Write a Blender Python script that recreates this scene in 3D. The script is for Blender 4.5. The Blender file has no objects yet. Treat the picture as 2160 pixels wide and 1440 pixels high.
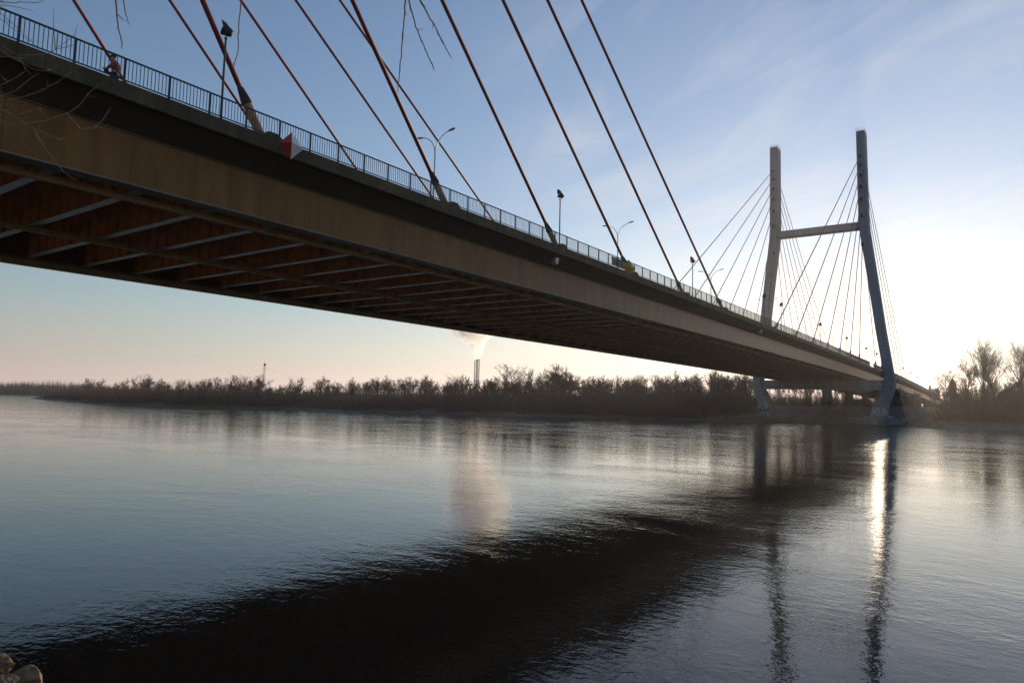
import bpy, math, random
import numpy as np
from mathutils import Vector, Matrix, noise as mnoise
random.seed(7); rng = np.random.default_rng(7)
PI = math.pi
SC = bpy.context.scene
COL = SC.collection

# ------------------------------------------------------------------ camera
CAM = Vector((31.541, 0.0, 5.460))
RT = Vector((0.81639209, 0.57704904, 0.02276753))
UP = Vector((0.03268818, -0.08553563, 0.99579874))
FW = Vector((-0.57657215, 0.81221799, 0.08869329))
cd = bpy.data.cameras.new("camera"); cam = bpy.data.objects.new("camera", cd); COL.objects.link(cam)
cd.sensor_width = 36; cd.lens = 1442.715 * 36 / 2160; cd.clip_start = 0.05; cd.clip_end = 20000
M = Matrix(((RT.x, UP.x, -FW.x, CAM.x), (RT.y, UP.y, -FW.y, CAM.y), (RT.z, UP.z, -FW.z, CAM.z), (0, 0, 0, 1)))
cam.matrix_world = M
SC.camera = cam
def at(px, py, depth):            # a point seen at pixel (px,py) of the 2160x1440 photograph, 'depth' metres ahead
    return CAM + (FW + RT * ((px - 1080) / 1442.715) + UP * ((720 - py) / 1442.715)) * depth

# ------------------------------------------------------------------ sun, sky, exposure
SUN_EL, SUN_AZ = math.radians(7.9), math.radians(-7.07)      # azimuth from +Y towards +X
SUND = Vector((math.sin(SUN_AZ) * math.cos(SUN_EL), math.cos(SUN_AZ) * math.cos(SUN_EL), math.sin(SUN_EL)))
sl = bpy.data.lights.new("sun", 'SUN'); so = bpy.data.objects.new("sun", sl); COL.objects.link(so)
sl.energy = 4.6; sl.angle = math.radians(0.5); sl.color = (1.0, 0.79, 0.56)
so.rotation_mode = 'QUATERNION'; so.rotation_quaternion = SUND.to_track_quat('Z', 'Y'); so.location = (0, 0, 200)
W = bpy.data.worlds.new("World"); SC.world = W; W.use_nodes = True
wt = W.node_tree; wn = wt.nodes; wl = wt.links
bg = wn['Background']
sky = wn.new('ShaderNodeTexSky'); sky.sky_type = 'NISHITA'; sky.sun_disc = False
sky.sun_elevation = SUN_EL; sky.sun_rotation = SUN_AZ; sky.altitude = 80
sky.air_density = 1.2; sky.dust_density = 0.05; sky.ozone_density = 2.2
# thin high cirrus, a soft veil laid over the clear sky, mostly on the side of the sun
tc = wn.new('ShaderNodeTexCoord')
def nd(tree, typ, **kw):
    n = tree.nodes.new(typ)
    for k, v in kw.items(): setattr(n, k, v)
    return n
sep = nd(wt, 'ShaderNodeSeparateXYZ'); wl.new(tc.outputs['Generated'], sep.inputs[0])
zc = nd(wt, 'ShaderNodeMath', operation='MAXIMUM'); wl.new(sep.outputs['Z'], zc.inputs[0]); zc.inputs[1].default_value = 0.04
zc2 = nd(wt, 'ShaderNodeMath', operation='ADD'); wl.new(zc.outputs[0], zc2.inputs[0]); zc2.inputs[1].default_value = 0.12
dx = nd(wt, 'ShaderNodeMath', operation='DIVIDE'); wl.new(sep.outputs['X'], dx.inputs[0]); wl.new(zc2.outputs[0], dx.inputs[1])
dy = nd(wt, 'ShaderNodeMath', operation='DIVIDE'); wl.new(sep.outputs['Y'], dy.inputs[0]); wl.new(zc2.outputs[0], dy.inputs[1])
cmb = nd(wt, 'ShaderNodeCombineXYZ'); wl.new(dx.outputs[0], cmb.inputs[0]); wl.new(dy.outputs[0], cmb.inputs[1])
mp0 = nd(wt, 'ShaderNodeMapping'); wl.new(cmb.outputs[0], mp0.inputs[0]); mp0.inputs['Rotation'].default_value = (0, 0, math.radians(28))
mp = nd(wt, 'ShaderNodeMapping'); wl.new(mp0.outputs[0], mp.inputs[0])
mp.inputs['Scale'].default_value = (0.75, 2.2, 1); mp.inputs['Location'].default_value = (0.7, 0.2, 0)
n1 = nd(wt, 'ShaderNodeTexNoise'); wl.new(mp.outputs[0], n1.inputs['Vector'])
n1.inputs['Scale'].default_value = 1.3; n1.inputs['Detail'].default_value = 9; n1.inputs['Roughness'].default_value = 0.62; n1.inputs['Distortion'].default_value = 1.1
cr = nd(wt, 'ShaderNodeMapRange'); cr.inputs['From Min'].default_value = 0.46; cr.inputs['From Max'].default_value = 0.78; cr.clamp = True
wl.new(n1.outputs['Fac'], cr.inputs['Value'])
# where the veil lies: around a bearing right of the pylon, fading to clear sky on the left
dot = nd(wt, 'ShaderNodeVectorMath', operation='DOT_PRODUCT'); wl.new(tc.outputs['Generated'], dot.inputs[0])
dot.inputs[1].default_value = Vector((-0.16, 0.92, 0.34)).normalized()
cr2 = nd(wt, 'ShaderNodeMapRange'); cr2.inputs['From Min'].default_value = 0.85; cr2.inputs['From Max'].default_value = 0.98; cr2.clamp = True
cr2.interpolation_type = 'SMOOTHSTEP'
wl.new(dot.outputs['Value'], cr2.inputs['Value'])
ml = nd(wt, 'ShaderNodeMath', operation='MULTIPLY'); wl.new(cr.outputs[0], ml.inputs[0]); wl.new(cr2.outputs[0], ml.inputs[1])
ml2 = nd(wt, 'ShaderNodeMath', operation='MULTIPLY'); wl.new(ml.outputs[0], ml2.inputs[0]); ml2.inputs[1].default_value = 0.42
hs = nd(wt, 'ShaderNodeHueSaturation'); wl.new(sky.outputs[0], hs.inputs['Color']); 
hz = nd(wt, 'ShaderNodeMapRange'); hz.inputs['From Min'].default_value = 0.0; hz.inputs['From Max'].default_value = 0.13; hz.inputs['To Min'].default_value = 0.38; hz.inputs['To Max'].default_value = 1.0; hz.clamp = True
wl.new(sep.outputs['Z'], hz.inputs['Value']); wl.new(hz.outputs[0], hs.inputs['Saturation'])      # greyer air low over the horizon
wb = nd(wt, 'ShaderNodeMixRGB', blend_type='MULTIPLY'); wb.inputs[0].default_value = 1; wl.new(hs.outputs[0], wb.inputs[1]); 
hw = nd(wt, 'ShaderNodeMapRange'); hw.inputs['From Min'].default_value = 0.0; hw.inputs['From Max'].default_value = 0.13; hw.clamp = True; wl.new(sep.outputs['Z'], hw.inputs['Value'])
tn = nd(wt, 'ShaderNodeMixRGB'); wl.new(hw.outputs[0], tn.inputs[0]); tn.inputs[1].default_value = (1.07, 0.90, 1.07, 1); tn.inputs[2].default_value = (0.91, 0.955, 1.13, 1); wl.new(tn.outputs[0], wb.inputs[2])
mixc = nd(wt, 'ShaderNodeMixRGB'); wl.new(ml2.outputs[0], mixc.inputs['Fac']); wl.new(wb.outputs[0], mixc.inputs[1]); mixc.inputs[2].default_value = (4.6, 4.75, 5.0, 1)
wl.new(mixc.outputs[0], bg.inputs['Color'])
bg.inputs['Strength'].default_value = 0.15
vs = SC.view_settings
SC.display_settings.display_device = 'sRGB'
vs.view_transform = 'Standard'; vs.look = 'None'; vs.gamma = 1; vs.exposure = 0.0
try: vs.use_curve_mapping = False
except Exception: pass
SC.cycles.max_bounces = 8; SC.cycles.diffuse_bounces = 3; SC.cycles.glossy_bounces = 3; SC.cycles.transparent_max_bounces = 8
SC.cycles.volume_bounces = 6
SC.cycles.use_denoising = True
try: SC.cycles.denoising_prefilter = 'NONE'
except Exception: pass
SC.cycles.sample_clamp_direct = 10; SC.cycles.sample_clamp_indirect = 6
SC.cycles.caustics_reflective = True; SC.cycles.blur_glossy = 1.0; SC.cycles.caustics_refractive = False

# ------------------------------------------------------------------ materials
def mat(name, col, rough=0.7, metal=0.0, var=0.0, vscale=3.0, stretch=(1, 1, 1), bump=0.0, bscale=20.0, col2=None, spec=0.5):
    m = bpy.data.materials.new(name); m.use_nodes = True; t = m.node_tree; b = t.nodes['Principled BSDF']
    b.inputs['Base Color'].default_value = (*col, 1); b.inputs['Roughness'].default_value = rough; b.inputs['Metallic'].default_value = metal
    b.inputs['Specular IOR Level'].default_value = spec
    if var or col2 or bump:
        c = nd(t, 'ShaderNodeTexCoord'); mpn = nd(t, 'ShaderNodeMapping'); t.links.new(c.outputs['Object'], mpn.inputs[0]); mpn.inputs['Scale'].default_value = stretch
    if var or col2:
        n = nd(t, 'ShaderNodeTexNoise'); t.links.new(mpn.outputs[0], n.inputs['Vector'])
        n.inputs['Scale'].default_value = vscale; n.inputs['Detail'].default_value = 6; n.inputs['Roughness'].default_value = 0.65
        r = nd(t, 'ShaderNodeValToRGB'); t.links.new(n.outputs['Fac'], r.inputs[0])
        c2 = col2 if col2 else tuple(x * (1 - var) for x in col)
        r.color_ramp.elements[0].position = 0.35; r.color_ramp.elements[0].color = (*c2, 1)
        r.color_ramp.elements[1].position = 0.68; r.color_ramp.elements[1].color = (*(min(1, x * (1 + var * .4)) for x in col), 1)
        t.links.new(r.outputs[0], b.inputs['Base Color'])
    if bump:
        n2 = nd(t, 'ShaderNodeTexNoise'); t.links.new(mpn.outputs[0], n2.inputs['Vector']); n2.inputs['Scale'].default_value = bscale; n2.inputs['Detail'].default_value = 5
        bp = nd(t, 'ShaderNodeBump'); bp.inputs['Strength'].default_value = bump; bp.inputs['Distance'].default_value = 0.05
        t.links.new(n2.outputs['Fac'], bp.inputs['Height']); t.links.new(bp.outputs[0], b.inputs['Normal'])
    return m
MT = {}
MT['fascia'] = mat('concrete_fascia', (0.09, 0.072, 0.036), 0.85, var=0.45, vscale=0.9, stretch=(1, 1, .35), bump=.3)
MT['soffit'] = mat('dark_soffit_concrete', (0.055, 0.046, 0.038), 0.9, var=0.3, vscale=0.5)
MT['slab'] = mat('pale_bounce_concrete', (0.5, 0.45, 0.38), 0.9, var=0.3, vscale=0.6)  # paler than the slab itself, to bounce light under the deck
MT['beam'] = mat('orange_brown_beam_paint', (0.74, 0.31, 0.095), 0.6, var=0.35, vscale=0.7)
MT['flange'] = mat('grey_beige_flange_paint', (0.46, 0.40, 0.34), 0.34, var=0.3, vscale=1.2)
MT['gflange'] = mat('grey_girder_flange', (0.22, 0.19, 0.16), 0.55, var=.3, vscale=1.0)
MT['rail'] = mat('olive_beige_rail_paint', (0.62, 0.45, 0.2), 0.55, var=0.3, vscale=0.8)
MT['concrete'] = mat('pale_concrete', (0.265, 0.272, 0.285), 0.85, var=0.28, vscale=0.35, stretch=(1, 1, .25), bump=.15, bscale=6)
def pour_lines(m):
    t = m.node_tree; b = t.nodes['Principled BSDF']; L = t.links; src = b.inputs['Base Color'].links[0].from_socket
    c = nd(t, 'ShaderNodeTexCoord'); sp = nd(t, 'ShaderNodeSeparateXYZ'); L.new(c.outputs['Object'], sp.inputs[0])
    q = nd(t, 'ShaderNodeMath', operation='MULTIPLY'); L.new(sp.outputs[2], q.inputs[0]); q.inputs[1].default_value = 1 / 4.2
    f = nd(t, 'ShaderNodeMath', operation='FRACT'); L.new(q.outputs[0], f.inputs[0])
    g = nd(t, 'ShaderNodeMath', operation='LESS_THAN'); L.new(f.outputs[0], g.inputs[0]); g.inputs[1].default_value = .045
    mx = nd(t, 'ShaderNodeMixRGB', blend_type='MULTIPLY'); k = nd(t, 'ShaderNodeMath', operation='MULTIPLY'); L.new(g.outputs[0], k.inputs[0]); k.inputs[1].default_value = .45
    L.new(k.outputs[0], mx.inputs[0]); L.new(src, mx.inputs[1]); mx.inputs[2].default_value = (.35, .33, .3, 1); L.new(mx.outputs[0], b.inputs['Base Color'])
pour_lines(MT['concrete'])
MT['block'] = mat('weathered_concrete', (0.22, 0.21, 0.20), 0.9, var=0.5, vscale=0.5, bump=.3, bscale=4)
MT['cable'] = mat('dark_red_cable_sheath', (0.31, 0.055, 0.042), 0.6, var=0.15, vscale=2)
MT['tube'] = mat('ochre_anchor_tube', (0.50, 0.27, 0.13), 0.55, var=0.25, vscale=2)
MT['black'] = mat('black_rubber', (0.02, 0.02, 0.022), 0.7)
MT['railing'] = mat('blue_green_railing_paint', (0.012, 0.035, 0.042), 0.5, var=0.2, vscale=5)
MT['darkmetal'] = mat('dark_lamp_metal', (0.035, 0.035, 0.04), 0.45, metal=.3)
MT['greymetal'] = mat('galvanised_grey_metal', (0.33, 0.34, 0.36), 0.45, metal=.6, var=.2, vscale=6)
MT['glass'] = mat('lamp_glass', (0.35, 0.27, 0.2), 0.12, spec=.8)
MT['red'] = mat('red_sign_paint', (0.42, 0.03, 0.03), 0.5, var=.15, vscale=3)
MT['white'] = mat('white_sign_paint', (0.78, 0.76, 0.76), 0.5, var=.12, vscale=3)
MT['yellow'] = mat('yellow_sign_paint', (0.42, 0.25, 0.03), 0.5, var=.15, vscale=3)
MT['banner'] = mat('grey_white_banner', (0.45, 0.42, 0.42), 0.7, var=.25, vscale=1.3)
MT['bark'] = mat('bare_tree_bark', (0.19, 0.128, 0.085), 0.9, var=.4, vscale=2)
MT['bark2'] = mat('grey_poplar_bark', (0.17, 0.13, 0.095), 0.9, var=.4, vscale=2)
MT['scrub'] = mat('reddish_willow_scrub', (0.20, 0.095, 0.055), 0.85, col2=(0.11, 0.062, 0.042), vscale=0.09)
MT['grass'] = mat('dry_straw_grass', (0.34, 0.21, 0.10), 0.85, col2=(0.18, 0.12, 0.07), vscale=0.12)
MT['twig'] = mat('willow_twig_bark', (0.22, 0.14, 0.08), 0.8, var=.5, vscale=9)
MT['ground'] = mat('river_bank_soil', (0.10, 0.075, 0.052), 0.95, col2=(0.17, 0.145, 0.12), vscale=0.06, bump=.4, bscale=1.2)
MT['bankn'] = mat('dry_bank_grass_and_sand', (0.36, 0.27, 0.16), 0.95, var=.4, vscale=.6, bump=.4, bscale=3)
MT['mud'] = mat('river_bed_mud', (0.06, 0.05, 0.04), 0.95, var=.3, vscale=.05)
MT['rock'] = mat('bank_stone', (0.30, 0.21, 0.12), 0.9, var=.6, vscale=5, bump=.9, bscale=14)
MT['brick'] = mat('dark_brick', (0.16, 0.12, 0.10), 0.9, var=.3, vscale=.5)
MT['chim'] = mat('chimney_concrete', (0.30, 0.27, 0.26), 0.9, var=.15, vscale=.03)
MT['skin'] = mat('skin', (0.50, 0.30, 0.22), 0.6)
MT['jacket'] = mat('red_jacket', (0.42, 0.03, 0.035), 0.8, var=.3, vscale=8)
MT['trousers'] = mat('dark_trousers', (0.02, 0.02, 0.03), 0.85)
MT['paintw'] = mat('white_spray_paint', (0.55, 0.53, 0.54), 0.8, var=.5, vscale=3)
MT['paintb'] = mat('blue_spray_paint', (0.08, 0.26, 0.40), 0.7, var=.3, vscale=2)
MT['paintd'] = mat('dark_spray_paint', (0.03, 0.035, 0.06), 0.7, var=.3, vscale=2)
MT['road'] = mat('asphalt', (0.05, 0.05, 0.05), 0.95, var=.2, vscale=4)

def web_material():               # beige girder paint with brown water stains running down from the slab
    m = bpy.data.materials.new('beige_girder_paint'); m.use_nodes = True; t = m.node_tree; b = t.nodes['Principled BSDF']
    b.inputs['Roughness'].default_value = 0.42; b.inputs['Specular IOR Level'].default_value = 0.22
    c = nd(t, 'ShaderNodeTexCoord'); L = t.links
    a = nd(t, 'ShaderNodeMapping'); a.inputs['Scale'].default_value = (1, 0.55, 0.10); L.new(c.outputs['Object'], a.inputs[0])
    n = nd(t, 'ShaderNodeTexNoise'); n.inputs['Scale'].default_value = 2.2; n.inputs['Detail'].default_value = 7; n.inputs['Roughness'].default_value = .7; L.new(a.outputs[0], n.inputs['Vector'])
    r = nd(t, 'ShaderNodeValToRGB'); r.color_ramp.elements[0].position = .36; r.color_ramp.elements[0].color = (0.17, 0.075, 0.017, 1)
    r.color_ramp.elements[1].position = .60; r.color_ramp.elements[1].color = (0.24, 0.115, 0.026, 1); L.new(n.outputs['Fac'], r.inputs[0])
    a2 = nd(t, 'ShaderNodeMapping'); a2.inputs['Scale'].default_value = (1, 1.3, 0.04); L.new(c.outputs['Object'], a2.inputs[0])
    n2 = nd(t, 'ShaderNodeTexNoise'); n2.inputs['Scale'].default_value = 3.0; n2.inputs['Detail'].default_value = 4; L.new(a2.outputs[0], n2.inputs['Vector'])
    r2 = nd(t, 'ShaderNodeValToRGB'); r2.color_ramp.elements[0].position = .30; r2.color_ramp.elements[0].color = (0.16, 0.10, 0.05, 1)
    r2.color_ramp.elements[1].position = .40; r2.color_ramp.elements[1].color = (1, 1, 1, 1); L.new(n2.outputs['Fac'], r2.inputs[0])
    mx = nd(t, 'ShaderNodeMixRGB', blend_type='MULTIPLY'); mx.inputs[0].default_value = .22; L.new(r.outputs[0], mx.inputs[1]); L.new(r2.outputs[0], mx.inputs[2])
    sp = nd(t, 'ShaderNodeSeparateXYZ'); L.new(c.outputs['Object'], sp.inputs[0])          # welded joints of the plates
    q = nd(t, 'ShaderNodeMath', operation='MULTIPLY'); L.new(sp.outputs[1], q.inputs[0]); q.inputs[1].default_value = 1 / 5.2
    f = nd(t, 'ShaderNodeMath', operation='FRACT'); L.new(q.outputs[0], f.inputs[0]); g = nd(t, 'ShaderNodeMath', operation='LESS_THAN'); L.new(f.outputs[0], g.inputs[0]); g.inputs[1].default_value = .008
    k = nd(t, 'ShaderNodeMath', operation='MULTIPLY'); L.new(g.outputs[0], k.inputs[0]); k.inputs[1].default_value = .6
    m2 = nd(t, 'ShaderNodeMixRGB', blend_type='MULTIPLY'); L.new(k.outputs[0], m2.inputs[0]); L.new(mx.outputs[0], m2.inputs[1]); m2.inputs[2].default_value = (.3, .25, .2, 1)
    L.new(m2.outputs[0], b.inputs['Base Color'])
    return m
MT['web'] = web_material()

def water_material():
    m = bpy.data.materials.new('river_water'); m.use_nodes = True; t = m.node_tree; b = t.nodes['Principled BSDF']; L = t.links
    b.inputs['Base Color'].default_value = (0.012, 0.011, 0.009, 1); b.inputs['Roughness'].default_value = 0.035; b.inputs['IOR'].default_value = 1.333
    c = nd(t, 'ShaderNodeTexCoord')
    def layer(scale, rotz, stretch, detail, dist=0.0):
        a = nd(t, 'ShaderNodeMapping'); a.inputs['Rotation'].default_value = (0, 0, rotz); a.inputs['Scale'].default_value = stretch; L.new(c.outputs['Object'], a.inputs[0])
        n = nd(t, 'ShaderNodeTexNoise'); n.inputs['Scale'].default_value = scale; n.inputs['Detail'].default_value = detail; n.inputs['Distortion'].default_value = dist; n.inputs['Roughness'].default_value = .5
        L.new(a.outputs[0], n.inputs['Vector']); return n.outputs['Fac']
    def mul(x, k):
        q = nd(t, 'ShaderNodeMath', operation='MULTIPLY'); L.new(x, q.inputs[0])
        if hasattr(k, 'links'): L.new(k, q.inputs[1])
        else: q.inputs[1].default_value = k
        return q.outputs[0]
    def add(x, y):
        q = nd(t, 'ShaderNodeMath', operation='ADD'); L.new(x, q.inputs[0]); L.new(y, q.inputs[1]); return q.outputs[0]
    swell = layer(0.22, 0.5, (1, 1.6, 1), 2, 0.6)
    wave = layer(1.5, 0.35, (1, 1.5, 1), 4, 0.5); chop = layer(0.6, 0.15, (1, 1.7, 1), 2, 0.7)
    rip = layer(5.5, 0.2, (1, 1.3, 1), 3, 0.4)
    patch = layer(0.07, 0.3, (1, 2.0, 1), 5, 1.4)        # calm slicks and ruffled patches
    pr = nd(t, 'ShaderNodeMapRange'); pr.inputs['From Min'].default_value = .38; pr.inputs['From Max'].default_value = .66; pr.inputs['To Min'].default_value = .5; pr.inputs['To Max'].default_value = 1.45
    L.new(patch, pr.inputs['Value'])
    sp = nd(t, 'ShaderNodeSeparateXYZ'); L.new(c.outputs['Object'], sp.inputs[0])
    gr = nd(t, 'ShaderNodeMapRange'); gr.inputs['From Min'].default_value = 60; gr.inputs['From Max'].default_value = 120; gr.inputs['To Min'].default_value = .75; gr.inputs['To Max'].default_value = 2.5; L.new(sp.outputs[1], gr.inputs['Value'])   # livelier current along the far side
    h = add(mul(swell, 0.009), mul(add(add(mul(wave, 0.0115), mul(rip, 0.0058)), mul(chop, 0.003)), mul(pr.outputs[0], gr.outputs[0])))
    bp = nd(t, 'ShaderNodeBump'); bp.inputs['Strength'].default_value = 1.0; bp.inputs['Distance'].default_value = 1.0
    L.new(h, bp.inputs['Height']); L.new(bp.outputs[0], b.inputs['Normal'])
    return m
MT['water'] = water_material()

# ------------------------------------------------------------------ mesh helpers
class MB:
    def __init__(s): s.v = []; s.f = []; s.mi = []
    def add(s, vs, fs, mi=0):
        o = len(s.v); s.v += [tuple(p) for p in vs]; s.f += [tuple(i + o for i in f) for f in fs]; s.mi += [mi] * len(fs)
    def box(s, x0, x1, y0, y1, z0, z1, mi=0):
        s.add([(x0, y0, z0), (x1, y0, z0), (x1, y1, z0), (x0, y1, z0), (x0, y0, z1), (x1, y0, z1), (x1, y1, z1), (x0, y1, z1)],
              [(0, 3, 2, 1), (4, 5, 6, 7), (0, 1, 5, 4), (1, 2, 6, 5), (2, 3, 7, 6), (3, 0, 4, 7)], mi)
    def hexa(s, p, mi=0):          # eight corner points, bottom four then top four
        s.add(p, [(0, 3, 2, 1), (4, 5, 6, 7), (0, 1, 5, 4), (1, 2, 6, 5), (2, 3, 7, 6), (3, 0, 4, 7)], mi)
    def tube(s, pts, rad, n=8, cap=True, mi=0):
        pts = [Vector(p) for p in pts]; m = len(pts)
        if not hasattr(rad, '__len__'): rad = [rad] * m
        V = []; prev = None
        for i in range(m):
            d = (pts[min(i + 1, m - 1)] - pts[max(i - 1, 0)]).normalized()
            if prev is None:
                a = Vector((0, 0, 1)) if abs(d.z) < .9 else Vector((1, 0, 0)); e1 = d.cross(a).normalized()
            else:
                e1 = (prev - d * prev.dot(d)).normalized()
            prev = e1; e2 = d.cross(e1)
            V += [pts[i] + (e1 * math.cos(2 * PI * k / n) + e2 * math.sin(2 * PI * k / n)) * rad[i] for k in range(n)]
        F = [(i * n + k, i * n + (k + 1) % n, (i + 1) * n + (k + 1) % n, (i + 1) * n + k) for i in range(m - 1) for k in range(n)]
        if cap: F += [tuple(range(n - 1, -1, -1)), tuple((m - 1) * n + k for k in range(n))]
        s.add(V, F, mi)
    def loft(s, rings, cap=True, mi=0, closed=True):
        n = len(rings[0]); V = [p for r in rings for p in r]; K = n if closed else n - 1
        F = [(i * n + k, i * n + (k + 1) % n, (i + 1) * n + (k + 1) % n, (i + 1) * n + k) for i in range(len(rings) - 1) for k in range(K)]
        if cap and closed: F += [tuple(range(n - 1, -1, -1)), tuple((len(rings) - 1) * n + k for k in range(n))]
        s.add(V, F, mi)
    def build(s, name, mats, parent=None, smooth=False, origin=None):
        me = bpy.data.meshes.new(name)
        off = Vector(origin) if origin is not None else (base_of(parent) if parent else Vector((0, 0, 0)))
        if parent is None and origin is None: off = Vector((0, 0, 0))
        me.from_pydata([(p[0] - off.x, p[1] - off.y, p[2] - off.z) for p in s.v], [], s.f)
        for mm in (mats if isinstance(mats, (list, tuple)) else [mats]): me.materials.append(mm)
        if any(s.mi): me.polygons.foreach_set('material_index', s.mi)
        if smooth: me.polygons.foreach_set('use_smooth', [True] * len(me.polygons))
        me.update()
        o = bpy.data.objects.new(name, me); COL.objects.link(o)
        if parent: o.parent = parent
        elif origin is not None: o.location = off
        return o
def base_of(o):
    p = Vector((0, 0, 0))
    while o: p += o.location; o = o.parent
    return p
def tag(o, label=None, cat=None, group=None, kind=None):
    if label: o['label'] = label
    if cat: o['category'] = cat
    if group: o['group'] = group
    if kind: o['kind'] = kind
    return o
def thing(name, loc, label, cat, group=None):
    o = bpy.data.objects.new(name, None); COL.objects.link(o); o.location = loc; o.empty_display_size = .2
    return tag(o, label, cat, group)
def copy_tree(o, parent=None):
    c = o.copy(); COL.objects.link(c)
    if parent: c.parent = parent
    for ch in list(o.children): copy_tree(ch, c)
    return c
def lathe(mb, prof, c, axis=Vector((0, 0, 1)), n=16, mi=0):     # prof: (radius, distance along axis)
    axis = Vector(axis).normalized(); a = Vector((0, 0, 1)) if abs(axis.z) < .9 else Vector((1, 0, 0))
    e1 = axis.cross(a).normalized(); e2 = axis.cross(e1)
    rings = [[Vector(c) + axis * h + (e1 * math.cos(2 * PI * k / n) + e2 * math.sin(2 * PI * k / n)) * max(r, 1e-3) for k in range(n)] for r, h in prof]
    mb.loft(rings, True, mi)

WL = 1.0                                   # water level
def zd(y): return 19.60 - 2.3e-5 * (y - 110.0) ** 2      # top of the deck edge, a gentle camber
CX = -14.93                                # centre line of the bridge
PY = 238.9; PYN = 2 * 114.096 - PY         # far and near pylon
def frange(a, b, st):
    out = []; 
    while a < b - 1e-6: out.append(a); a += st
    return out + [b]

# ------------------------------------------------------------------ water, river bed, banks
mb = MB(); mb.add([(-2900, -650, WL), (1900, -650, WL), (1900, 2250, WL), (-2900, 2250, WL)], [(0, 1, 2, 3)])
tag(mb.build('water', MT['water']), kind='structure')
mb = MB(); mb.add([(-2950, -680, -4), (1950, -680, -4), (1950, 2280, -4), (-2950, 2280, -4)], [(0, 1, 2, 3)])
tag(mb.build('ground', MT['mud']), kind='structure')
SHX = [-494, -488, -384, -330, -280, -235, -215, -202, -190, -178, -151, -111, -80, -52, -30, -17, 9, 37, 70, 120, 200, 400, 1850]
SHY = [196, 184, 162, 146, 134, 124, 131, 146, 163, 165, 157, 180, 196, 212, 222, 229, 229, 232, 240, 250, 262, 280, 400]
def shore(x): return float(np.interp(x, SHX, SHY)) + 1.6 * math.sin(x * .21) + 1.1 * math.sin(x * .53 + 1)
def prof(d, x):                            # height of the far bank 'd' metres inland
    hi = np.interp(x, [-490, -420, -384, -200, -120, -60, 0, 60], [.9, 1.2, 2.4, 2.8, 3.4, 5.0, 5.9, 5.5])
    z = np.interp(d, [-40, -6, 0, 3, 7, 20, 55, 120, 4000], [-6, -.8, 0, .55, 1.3, 1.9, hi, hi + .4, hi + 3])
    return WL + float(z)
def gz(x, y):
    d = y - shore(x)
    z = prof(d, x) + .35 * mnoise.noise(Vector((x * .09, y * .09, 0))) * min(1, max(0, d / 4)) + .5 * mnoise.noise(Vector((x * .03, y * .03, 5))) * min(1, max(0, d / 15))
    if x < -478: z -= (-478 - x) * .25
    return z
xs = frange(-497, -60, 3.0) + frange(-58, 60, 2.0) + frange(63, 150, 4.0) + [170, 200, 260, 350, 500, 900, 1850]
ds = [-40, -12, -6, -3, -1, 0, 1, 2, 3, 4.5, 6, 8, 10, 13, 17, 22, 30, 40, 55, 75, 100, 140, 220, 400, 800, 1600]
mb = MB(); V = [(x, shore(x) + d, gz(x, shore(x) + d)) for x in xs for d in ds]; nj = len(ds)
mb.add(V, [(i * nj + j, (i + 1) * nj + j, (i + 1) * nj + j + 1, i * nj + j + 1) for i in range(len(xs) - 1) for j in range(nj - 1)])
tag(mb.build('far_bank', MT['ground'], smooth=True), kind='structure')
# the low distant shore beyond the tip of the peninsula
mb = MB(); A = [(-1400, 170), (-1050, 255), (-820, 420), (-640, 640), (-560, 1200)]
ring0 = [(x, y, WL - 1) for x, y in A]; ring1 = [(x - 18, y + 10, WL + 2.2) for x, y in A]; ring2 = [(x - 1100, y + 700, WL + 8) for x, y in A]
mb.loft([ring0, ring1, ring2], False, closed=False)
tag(mb.build('distant_bank', MT['ground'], smooth=True), kind='structure')
# the bank the photographer stands on
def near_shore(x): return 3.6 + .5 * math.sin(x * .5) - .012 * (x - 20) ** 2 * (1 if x < 20 else 0) - .03 * max(0, x - 30)
def ngz(x, y):
    d = near_shore(x) - y
    return WL + float(np.interp(d, [-6, 0, 1.2, 2.6, 6, 30], [-1.6, 0, .5, 1.6, 2.9, 3.4])) + .12 * mnoise.noise(Vector((x, y, 2)))
mb = MB(); xs = [-400, -150, -60] + frange(-20, 60, 1.0) + [90, 160, 400]; ds = [-6, -3, -1, 0, .4, .8, 1.2, 1.8, 2.6, 3.6, 5, 8, 15, 40, 400]
V = [(x, near_shore(max(-20, min(60, x))) - d, ngz(max(-20, min(60, x)), near_shore(max(-20, min(60, x))) - d)) for x in xs for d in ds]; nj = len(ds)
mb.add(V, [(i * nj + j, i * nj + j + 1, (i + 1) * nj + j + 1, (i + 1) * nj + j) for i in range(len(xs) - 1) for j in range(nj - 1)])
tag(mb.build('near_bank', MT['bankn'], smooth=True), kind='structure')

# ------------------------------------------------------------------ the bridge
BR = thing('cable_stayed_bridge', (CX, PY, 0), 'long cable-stayed bridge with H-shaped concrete pylon, beige girder and dark red stays over the river', 'bridge')
YS = frange(-44, 640, 6.0)
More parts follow.
